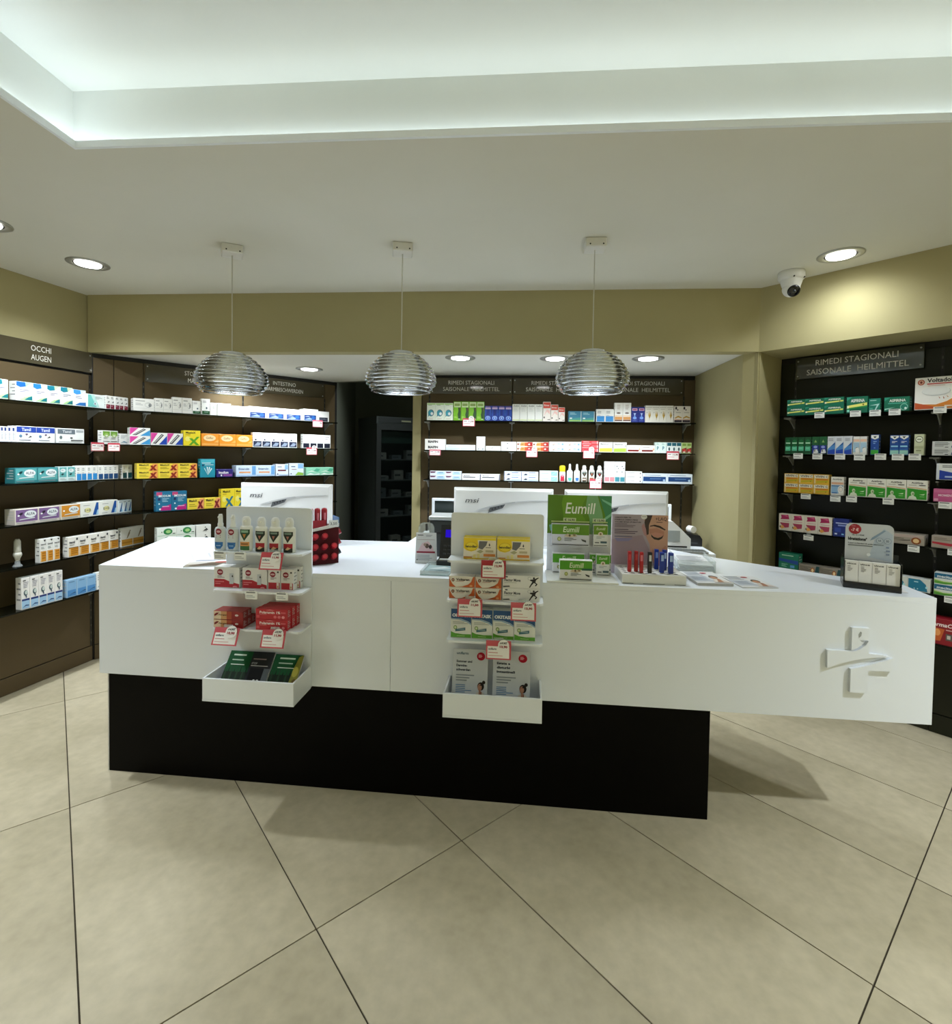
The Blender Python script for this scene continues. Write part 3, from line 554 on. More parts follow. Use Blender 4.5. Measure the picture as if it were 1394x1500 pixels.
 'wheat': ('#f1efe6', [R(0.02,0.88,0.98,0.91,'#b0aca0'), P([(0.62,0.2),(0.46,0.42),(0.56,0.7),(0.66,0.42)], '#c8a43c'), P([(0.62,0.2),(0.82,0.42),(0.74,0.68),(0.66,0.42)], '#a8841c'), R(0.6,0.14,0.64,0.3,'#8c7434'), E(0.25,0.58,0.04,0.03,'#6c6c68'), Ls(0.15,0.74,0.8,0.8,1,'#bcb8b0')]),
 'rose_gold': ('#efe9e0', [R(0.02,0.02,0.98,0.16,'#2a2030'), E(0.22,0.88,0.12,0.09,'#2c2a30'), E(0.42,0.78,0.07,0.05,'#2c2a30'), P([(0.05,0.3),(0.5,0.42),(0.95,0.32),(0.9,0.26),(0.5,0.32),(0.1,0.24)], '#c49a3c'), R(0.02,0.17,0.98,0.22,'#e4b8a4'), Ls(0.2,0.56,0.9,0.62,1,'#9c948c')]),
 'biafin': ('#f0efea', [T('BIAFIN',0.15,0.28,0.64,0.74,'#17171a',0.05)]),
 'flat_blue': ('#e4ebf2', [R(0.02,0.1,0.98,0.5,'#ccdaea'), Ls(0.15,0.55,0.75,0.75,1,'#a8b6c8')]),
 'slim_white': ('#eceef0', [R(0.1,0.5,0.9,0.66,'#d0d4dc'), E(0.5,0.1,0.2,0.05,'#7ca0a4'), Ls(0.2,0.2,0.8,0.42,3,'#c8ccd2')]),
 'flat_white': ('#f1f0ea', [Ls(0.1,0.4,0.6,0.62,1,'#a09c98'), E(0.45,0.66,0.03,0.1,'#4c4848')]),
 'dot_white': ('#f1efea', [E(0.42,0.62,0.05,0.12,'#5a5c60'), Ls(0.1,0.42,0.38,0.7,1,'#b4b0ac'), Ls(0.5,0.25,0.85,0.4,1,'#c8c4c0')]),
 'fargan': ('#f0e6d4', [P([(0.2,0.08),(0.6,0.08),(0.6,0.92),(0.26,0.92)], '#e8a45c'), R(0.5,0.08,0.7,0.92,'#cf5a2c'), R(0.68,0.03,1.0,0.97,'#a81a1c'), E(0.78,0.5,0.07,0.2,'#f0d4cc'), E(0.07,0.5,0.05,0.22,'#7c2020'), T('Fargan',0.14,0.36,0.46,0.66,'#5a3420',0.02)]),
 'feather_blue': ('#e9f1f6', [P([(0.05,0.2),(0.25,0.5),(0.42,0.75),(0.3,0.35)], '#b08c6c'), P([(0.1,0.15),(0.3,0.3),(0.46,0.4),(0.25,0.15)], '#7c8a7c'), R(0.48,0.2,0.94,0.8,'#c4dff0'), E(0.84,0.5,0.06,0.2,'#7ca4bc'), Ls(0.52,0.35,0.75,0.65,1,'#8cb0cc')]),
 'red_pack': ('#cc3f44', [R(0.02,0.08,0.56,0.3,'#e8a4a8'), R(0.6,0.2,0.96,0.86,'#e4666c'), Ls(0.08,0.5,0.5,0.8,1,'#f4d4d4'), R(0.92,0.1,0.98,0.9,'#f0c4c4')]),
 'yellow_foot': ('#f0efe8', [R(0.03,0.05,0.97,0.40,'#edc84a'), P([(0.03,0.4),(0.97,0.4),(0.97,0.48),(0.5,0.44)], '#f4e4a0'), T('Bisolvon',0.1,0.74,0.72,0.9,'#4a4c4c',0.02), Ls(0.1,0.56,0.6,0.66,1,'#a8a8a0')]),
 'lime_foot': ('#f0efe8', [R(0.03,0.05,0.97,0.40,'#a8d048'), P([(0.03,0.4),(0.97,0.4),(0.97,0.5),(0.5,0.44)], '#d4e8a0'), T('Bisolvon',0.1,0.74,0.72,0.9,'#4a4c4c',0.02), P([(0.8,0.5),(0.97,0.8),(0.97,0.6)], '#8c908c')]),
 'flat_red': ('#f2ece6', [R(0.05,0.16,0.86,0.40,'#7c2422'), P([(0.84,0.2),(0.97,0.45),(0.9,0.75)], '#e4b088'), Ls(0.1,0.6,0.8,0.78,1,'#b4a8a4')]),
 'mint_p': ('#dcefe8', [T('P',0.3,0.28,0.66,0.62,'#2c6a84',0.03), Ls(0.15,0.74,0.85,0.9,2,'#94bcb4'), R(0.05,0.03,0.95,0.12,'#f0f6f2')]),
 'teal_head': ('#e8f0ee', [R(0.03,0.68,0.97,0.98,'#0f5a6c'), E(0.5,0.4,0.2,0.16,'#3c5a60'), E(0.5,0.3,0.14,0.08,'#1c3438'), R(0.05,0.03,0.95,0.12,'#8fa8a8')]),
 'berry': ('#b9cf8c', [P([(0.0,0.4),(1,0.55),(1,0.05),(0,0.05)], '#7c1c1c'), E(0.35,0.3,0.2,0.14,'#c43030'), E(0.68,0.26,0.18,0.13,'#d45048'), R(0.1,0.7,0.9,0.92,'#7c9c44'), E(0.5,0.12,0.3,0.06,'#e8e0d0')]),
 'pink_blue': ('#e6edf6', [P([(0,0.9),(0.4,0.9),(0.3,0.55),(0.05,0.5)], '#6c3c5c'), R(0.45,0.1,0.96,0.85,'#b9daf0'), Ls(0.54,0.4,0.86,0.66,1,'#2c6cb0')]),
 'navy_line': ('#f1f1f0', [R(0.06,0.38,0.72,0.52,'#26263c'), T('Momendol',0.1,0.62,0.42,0.82,'#3c3c48',0.02), R(0.955,0.02,1.0,0.98,'#2a2a58'), P([(0.78,0.4),(0.9,0.8),(0.9,0.5)], '#c4c4d0')]),
 'blue_run': ('#d6e4f4', [P([(0.12,0.2),(0.25,0.6),(0.4,0.4),(0.3,0.2)], '#2c3044'), Ls(0.45,0.55,0.9,0.85,1,'#3c5c94'), R(0.45,0.08,0.95,0.4,'#b4cfec'), R(0.0,0.0,0.03,1,'#2a2e5c')]),
 'mint_grid': ('#e0f0e8', [R(0.62,0.06,0.97,0.94,'#8fd4bc'), Ls(0.08,0.3,0.55,0.6,1,'#9cc4ac'), P([(0.64,0.1),(0.95,0.9),(0.9,0.9),(0.64,0.2)], '#b4e4d4')]),
 'rose_foot': ('#ebebea', [R(0.04,0.05,0.96,0.26,'#d88c94'), E(0.55,0.62,0.08,0.02,'#5a5c60'), E(0.65,0.8,0.06,0.015,'#5a5c60'), R(0.04,0.26,0.96,0.30,'#ecd0d2')]),
 'aqua_foot': ('#e6ebec', [R(0.04,0.05,0.96,0.26,'#3f8c9c'), E(0.4,0.78,0.14,0.035,'#5c6670'), E(0.7,0.68,0.12,0.03,'#5c6670'), E(0.4,0.52,0.12,0.03,'#3c4c54'), R(0.04,0.26,0.96,0.30,'#b4d4d8')]),
 'lines_white': ('#eff0ee', [Ls(0.08,0.4,0.6,0.7,1,'#a8aab0'), E(0.9,0.5,0.03,0.2,'#3c3e44')]),
 'navy_panel': ('#dfe9f2', [R(0.03,0.22,0.95,0.70,'#14427c'), Ls(0.3,0.42,0.75,0.50,1,'#8cb4dc'), E(0.88,0.34,0.05,0.12,'#b4d0ec'), Ls(0.1,0.78,0.95,0.88,1,'#5c7ca4')]),
 'aspirina': aspir(True), 'aspirina_l': aspir(True, [R(0.02,0.06,0.14,0.2,'#8fe0d0'), P([(0.0,0.22),(0.98,0.34),(0.98,0.40),(0.0,0.28)], '#1f9a4c')]),
 'aspirina_s': ('#15806c', [Ls(0.1,0.78,0.85,0.9,1,'#b4e0d4'), P([(0.06,0.5),(0.95,0.62),(0.6,0.1),(0.5,0.1),(0.72,0.5)], '#b8e4e0'), Ls(0.08,0.12,0.45,0.3,2,'#6cc0b0')]),
 'aspirina_w': aspir(False, [R(0.15,0.52,0.92,0.60,'#4cae98'), E(0.80,0.28,0.16,0.24,'#8fd0c0'), E(0.80,0.28,0.13,0.20,'#15806c'), E(0.86,0.18,0.05,0.09,'#d4f0e8'), P([(0.02,0.08),(0.45,0.28),(0.02,0.2)], '#9fe0cc')]),
 'voltadol': ('#f0efec', [P([(0,0.02),(0,0.24),(0.2,0.18),(0.5,0.16),(0.75,0.24),(1,0.42),(1,0.02)], '#e08a34'), P([(0,0.02),(0,0.22),(0.3,0.14),(0.6,0.04)], '#cf5c30'), P([(0.0,0.27),(0.25,0.2),(0.5,0.19),(0.75,0.28),(1,0.46),(1,0.42),(0.75,0.24),(0.5,0.15),(0.2,0.17),(0,0.23)], '#f8f4ee'), E(0.14,0.86,0.085,0.09,'#b04a38'), E(0.14,0.86,0.06,0.065,'#e8b49c'), E(0.14,0.86,0.03,0.04,'#7c2c24'), T('Voltadol',0.28,0.84,0.86,0.97,'#2a2a30',0.03), R(0.28,0.78,0.88,0.815,'#c04848'), Ls(0.3,0.71,0.7,0.75,1,'#d4b8b4'), E(0.5,0.56,0.34,0.14,'#c9cccd'), E(0.49,0.575,0.33,0.13,'#e6e8e8'), P([(0.56,0.40),(0.6,0.34),(0.58,0.33)], '#b0643c'), P([(0.66,0.40),(0.7,0.33),(0.67,0.32)], '#b0643c'), P([(0.74,0.42),(0.79,0.37),(0.76,0.36)], '#c08c5c'), R(0.7,0.08,0.9,0.12,'#f4e4d0')]),
 'green_dark': ('#0a4a28', [R(0.08,0.2,0.92,0.46,'#5cc49c'), R(0.1,0.62,0.9,0.72,'#c8ecd4'), E(0.5,0.66,0.4,0.22,'#0f6a38'), R(0.14,0.63,0.86,0.69,'#c8ecd4'), Ls(0.2,0.28,0.8,0.38,1,'#8fdcc0'), R(0.12,0.02,0.9,0.06,'#3c7c54')]),
 'cow': ('#1a5c34', [R(0.02,0.02,0.98,0.52,'#1c2c8c'), E(0.5,0.42,0.28,0.08,'#8c9cdc'), P([(0.3,0.68),(0.5,0.84),(0.7,0.68)], '#8cb46c'), P([(0.2,0.06),(0.3,0.26),(0.75,0.3),(0.95,0.1),(0.7,0.06)], '#e8ecec'), E(0.42,0.2,0.08,0.05,'#181c24'), R(0.0,0.02,0.98,0.05,'#10142c')]),
 'blue_slope': ('#dfe4ec', [P([(0.02,0.02),(0.98,0.02),(0.98,0.7),(0.02,0.3)], '#4f8cd0'), P([(0.02,0.02),(0.98,0.02),(0.98,0.3),(0.02,0.22)], '#1c4ab8'), P([(0.4,0.44),(0.98,0.68),(0.98,0.56)], '#1c5aa0'), Ls(0.12,0.72,0.8,0.9,3,'#a4a8b4')]),
 'peach': ('#e9e9e8', [R(0.02,0.72,0.98,0.86,'#ecc4ac'), P([(0.02,0.12),(0.98,0.2),(0.98,0.66),(0.02,0.66)], '#a9cbe4'), E(0.65,0.26,0.3,0.16,'#f4f4f4'), P([(0.3,0.34),(0.9,0.42),(0.5,0.40)], '#2c343c'), R(0.02,0.66,0.98,0.70,'#c8dae8')]),
 'blue_green': ('#1f4a9c', [R(0.02,0.02,0.98,0.24,'#3fa838'), P([(0.02,0.98),(0.02,0.84),(0.5,0.76),(0.98,0.84),(0.98,0.98)], '#f0f2f0'), P([(0.28,0.92),(0.72,0.92),(0.5,0.82)], '#1c2430'), Ls(0.3,0.5,0.75,0.68,2,'#8cb4ec'), E(0.5,0.34,0.12,0.03,'#6c94dc')]),
 'blue_teal': ('#1c4c9c', [R(0.02,0.02,0.98,0.24,'#9cd4cc'), P([(0.02,0.98),(0.02,0.90),(0.5,0.78),(0.98,0.90),(0.98,0.98)], '#f0f2f0'), P([(0.3,0.94),(0.7,0.94),(0.5,0.84)], '#1c2430'), R(0.1,0.40,0.9,0.48,'#8fc8ec'), Ls(0.2,0.58,0.8,0.7,2,'#e0e8f4'), R(0.02,0.26,0.98,0.32,'#2c6cb8')]),
 'sage': ('#cfd5b6', [E(0.5,0.76,0.42,0.16,'#4c5c40'), E(0.5,0.76,0.36,0.13,'#eff3e4'), R(0.28,0.74,0.72,0.79,'#7c8c64'), R(0.02,0.32,0.98,0.44,'#b4bc98'), Ls(0.2,0.14,0.8,0.24,1,'#8c946c')]),
 'grey_lines': ('#d9dcde', [Ls(0.1,0.2,0.75,0.85,4,'#5c646c'), R(0.55,0.1,0.7,0.2,INK), P([(0.82,0.1),(1,0.1),(1,0.9),(0.9,0.9)], '#2c3c7c')]),
 'vivin': ('#e4b530', [R(0.02,0.62,0.98,0.97,'#efe9da'), T('VIVIN C',0.1,0.68,0.96,0.92,'#5c5438',0.03), P([(0.15,0.14),(0.95,0.24),(0.95,0.42),(0.2,0.30)], '#c8b820'), R(0.15,0.42,0.95,0.58,'#d8881c'), R(0.03,0.05,0.12,0.6,'#ecd8a0'), E(0.82,0.24,0.03,0.05,'#7c5c10')]),
 'artiglio': ('#eceae6', [R(0.03,0.60,0.97,0.72,'#e0ae90'), P([(0.03,0.1),(0.6,0.1),(0.7,0.56),(0.03,0.56)], '#8fb8dc'), R(0.03,0.48,0.97,0.56,'#5c84b4'), T('ActiGrip',0.12,0.82,0.86,0.93,'#3c3c44',0.02), E(0.78,0.32,0.24,0.22,'#f0f0ee'), E(0.78,0.34,0.17,0.14,'#a8b0b8'), E(0.78,0.33,0.14,0.11,'#f0e8e4'), R(0.08,0.1,0.5,0.16,'#3c74b4')]),
 'actigrip': ('#efeee6', [P([(0.02,0.03),(0.98,0.03),(0.98,0.52),(0.5,0.56),(0.02,0.60)], '#2f9a24'), P([(0.02,0.62),(0.5,0.60),(0.98,0.54),(0.98,0.58),(0.5,0.64),(0.02,0.66)], '#d9a870'), T('ActiGrip',0.22,0.82,0.80,0.93,'#24242a',0.03), Ls(0.1,0.72,0.6,0.78,1,'#a8a49c'), R(0.6,0.74,0.92,0.78,'#3c3c3c'), P([(0.06,0.03),(0.14,0.18),(0.3,0.24),(0.46,0.16),(0.52,0.03)], '#dfe8d4'), E(0.3,0.32,0.09,0.11,'#cfe0bc'), E(0.32,0.31,0.05,0.06,'#8fa878'), P([(0.62,0.28),(0.9,0.34),(0.85,0.26)], '#d4f0c4'), Ls(0.65,0.12,0.9,0.2,1,'#8cd47c')]),
 'moment': ('#c75a8e', [T('MOMENT',0.22,0.42,0.94,0.6,'#f0d4e0',0.03), R(0.02,0.04,0.22,0.24,'#e8a8c4'), R(0.02,0.72,0.98,0.97,'#d0709e')]),
 'magenta': ('#ebe4da', [P([(0.15,0.93),(0.75,0.97),(0.85,0.70),(0.12,0.66),(0.2,0.78)], '#b01c5c'), P([(0.3,0.92),(0.7,0.95),(0.72,0.82)], '#d85c8c'), R(0.2,0.54,0.85,0.58,'#d8a4b4'), P([(0.08,0.46),(0.85,0.46),(0.82,0.2),(0.4,0.14)], '#b03a5c'), P([(0.08,0.2),(0.3,0.32),(0.5,0.16),(0.25,0.08)], '#e8a858'), P([(0.05,0.2),(0.12,0.32),(0.16,0.12)], '#2c2420')]),
 'blue_night': ('#1d2f80', [R(0.15,0.74,0.95,0.80,'#b4c0ec'), R(0.3,0.60,0.95,0.68,'#8c9cdc'), R(0.1,0.1,0.26,0.18,'#d4e0f8'), R(0.55,0.1,0.7,0.18,'#8cc4f4'), R(0.1,0.25,0.5,0.5,'#2c48a8')]),
 'orange_dot': ('#a79f94', [R(0.02,0.7,0.98,0.95,'#bcaaa4'), Ls(0.1,0.3,0.6,0.6,2,'#6c645c'), E(0.80,0.42,0.13,0.36,'#8c4a1c'), E(0.80,0.42,0.08,0.22,'#f0cc94'), P([(0.2,0.2),(0.65,0.5),(0.65,0.4)], '#5c5450')]),
 'orange_dot_s': ('#8f877c', [Ls(0.05,0.2,0.6,0.8,4,'#5c564e'), E(0.68,0.42,0.10,0.36,'#a85c24'), E(0.68,0.42,0.06,0.22,'#f4d8a8'), P([(0.78,0.0),(1,0.0),(1,1),(0.86,1)], '#1c4a50')]),
 'grey_red': ('#a4998e', [P([(0.02,0.34),(0.8,0.2),(0.98,0.3),(0.98,0.42),(0.02,0.5)], '#b02438'), Ls(0.1,0.6,0.8,0.85,2,'#7c746c'), P([(0.8,0.95),(0.98,0.95),(0.98,0.6)], '#a82848')]),
 'green_blue': ('#157a60', [P([(0.0,0.5),(1,0.36),(1,0.60),(0,0.66)], '#1c4ca4'), Ls(0.15,0.78,0.75,0.9,1,'#bce4d0'), Ls(0.15,0.12,0.5,0.34,3,'#8fd4bc'), R(0.6,0.14,0.82,0.3,'#5ca4dc')]),
 'blue_soft': ('#d8dcd8', [P([(0.02,0.04),(0.02,0.94),(0.55,0.94),(0.82,0.6),(0.9,0.04)], '#1f7ca0'), Ls(0.28,0.6,0.6,0.78,1,'#b4dcec'), R(0.8,0.3,0.9,0.45,'#b4e4ec'), E(0.3,0.2,0.03,0.05,'#bce0ec'), E(0.45,0.2,0.03,0.05,'#bce0ec')]),
 'mecitusa': ('#dce2e0', [R(0.0,0.52,1,0.98,'#15628a'), T('mecitusa',0.12,0.58,0.95,0.82,'#e4f0f4',0.03), P([(0.0,0.02),(0.0,0.3),(0.4,0.2),(1,0.26),(1,0.14),(0.5,0.02)], '#58a038'), P([(0.0,0.3),(0.4,0.2),(1,0.26),(1,0.32),(0.4,0.28),(0,0.4)], '#b4d47c')]),
 'thermacare': ('#8f1422', [T('ThermaCare',0.06,0.70,1.1,0.86,'#f4e4e4',0.03,0.2), P([(0.14,0.1),(0.5,0.14),(0.62,0.62),(0.2,0.64)], '#c8602c'), E(0.4,0.46,0.1,0.14,'#e89c5c'), R(0.66,0.2,0.92,0.46,'#5c5450'), R(0.7,0.26,0.8,0.4,'#c8c4bc'), Ls(0.66,0.54,0.95,0.62,1,'#e0b4b4')]),
}
_C = {}
def carton_mesh(des, w, h, d):
    k = (des, round(w, 3), round(h, 3), round(d, 3))
    if k not in _C:
        base, art = D[des]; b = MB(); b.box(-w/2, w/2, 0, d, 0, h, M(base, 0.42), 0.0009)
        b.box(-w/2+0.003, w/2-0.003, d*0.42, d*0.46, h-0.0002, h+0.0002, M(base, 0.6))        # closing flap edge on top
        draw(b, art, w-0.0022, h-0.0022, -0.0001, 0, 0.0011)
        for sx in (-1, 1):                                                                    # small print on the narrow sides
            x = sx*(w/2+0.0003)
            for q in range(4):
                z = h*(0.8-0.17*q); y0, y1 = (d*0.15, d*(0.55+0.25*(q % 2))); pts = [(x,y1,z),(x,y0,z),(x,y0,z+h*0.05),(x,y1,z+h*0.05)]
                b.poly(pts if sx < 0 else pts[::-1], M('#8f9294' if base[1] in 'ef' else '#c9cccb', 0.5))
        _C[k] = b.mesh('carton')
    return _C[k]
def pos_words(c, n):
    if n == 1: return ''
    if n == 2: return ('left', 'right')[c]
    if c == n-1 and n > 3: return 'last from left'
    return ORD[c]+' from left'
ROWW = {1: [''], 2: ['lower', 'upper'], 3: ['lower', 'middle', 'upper']}
def corner_depth(u):           # room left between the left wall's front line and the back left wall
    p = WL.o+WL.t*u+WL.n*0.19; k = WL.n.dot(WBL.n)
    return (p-WBL.o).dot(WBL.n)/k if k > 0 else 9
def place_rows(rows):
    for w, s, des, cols, nr, u0, u1, h, desc in rows:
        fr = WALLS[w]; cw = (u1-u0)/cols; hh = h/nr; d = min(0.15, max(0.035, 0.62*cw if cw > 0.05 else cw*0.95))
        if des in ('flat_blue', 'biafin', 'flat_white', 'red_pack', 'fargan', 'dot_white', 'feather_blue', 'pink_blue', 'navy_line', 'blue_run', 'lines_white', 'mint_grid'): d = 0.05
        if w == 'L' and u1 > 0.38: d = min(d, max(0.028, corner_depth(u1)-0.03))
        if w == 'BL' and u0 < 0.06: d = 0.05
        me = carton_mesh(des, cw-0.0012, hh-0.0004, d)
        for r in range(nr):
            for c in range(cols):
                jit = 0.0 if nr > 1 else random.uniform(-0.003, 0.003)
                o = obj('carton', me, None, fr.at(u0+cw*(c+0.5), 0.19+jit, SH[s]+hh*r+0.0002), fr.rot)
                pw = ' '.join(x for x in (ROWW[nr][r], pos_words(c, cols)) if x)
                lab = desc+(', '+pw if pw else '')+', '+WN[w]+' '+SN[s]+' shelf'
                tag(o, lab, 'carton', '%ss on the %s %s shelf' % (desc, WN[w], SN[s]) if cols*nr > 1 else None)

# price tags: a clip over the shelf edge and a printed card
def tag_mesh(kind, w, h):
    b = MB(); card = M('#eef0ee', 0.4); b.box(-w/2, w/2, 0, 0.0012, -h, 0, card)
    if kind == 'w': draw(b, [Ls(0.08,0.62,0.9,0.9,1,'#50545a'), Ls(0.08,0.12,0.8,0.5,2,'#a9adb2')], w, h, 0, 0, -h)
    else:
        draw(b, [R(0,0,1,1,'#d9667a' if kind == 'pink' else '#c23a4c'), R(0.05,0.06,0.95,0.80,'#f2eeec'), Ls(0.1,0.2,0.8,0.36,1,'#d8a4a8'), Ls(0.1,0.5,0.42,0.66,1,'#6a6068'), T('11,90',0.5,0.46,0.9,0.70,'#7a2430',0.03)], w, h, 0, 0, -h)
    return b
def clip_tags(rows):
    count = {}; me = {}
    for r in rows: count[(r[0], r[1])] = count.get((r[0], r[1]), 0)+1
    seen = {}
    for w, s, u, wd, dz, h, kind in rows:
        k = (w, s); i = seen.get(k, 0); seen[k] = i+1; fr = WALLS[w]; q = (kind, round(wd, 2), round(h, 2))
        if q not in me:
            me[q] = tag_mesh(kind, wd, h).mesh('price_card')
        nm = {'w': 'small white price tag', 'red': 'red framed price tag', 'pink': 'pale pink price tag', 'round': 'red price tag with round price badge'}[kind]
        pw = pos_words(i, count[k])
        t = thing('price_tag', nm+(', '+pw if pw else '')+', '+WN[w]+' '+SN[s]+' shelf', 'price tag', fr.at(u, 0.2022, SH[s]+dz), fr.rot, 'price tags on the %s %s shelf' % (WN[w], SN[s]) if count[k] > 1 else None)
        obj('price_card', me[q], t, (0, -0.0035, 0))
        b = MB(); b.box(-0.012, 0.012, -0.0022, 0.0, -dz-0.014, max(0.001, -dz+0.0005), m_clear); b.box(-0.012, 0.012, 0.0, 0.012, -dz+0.0003, -dz+0.0012, m_clear); obj('clip', b, t)
        if kind == 'round':
            b = MB(); b.vprism([(wd*0.22+0.022*math.cos(a*math.pi/9), -0.002+0.022*math.sin(a*math.pi/9)) for a in range(18)], -0.0045, -0.0038, M('#f3efec', 0.4))
            draw(b, [T('12,90',0,0,1,1,'#8a2030',0.03)], 0.032, 0.010, -0.0046, wd*0.22, -0.012); draw(b, [R(0,0,1,1,'#4a4046')], 0.022, 0.004, -0.0046, wd*0.22, 0.006)
            obj('price_badge', b, t)
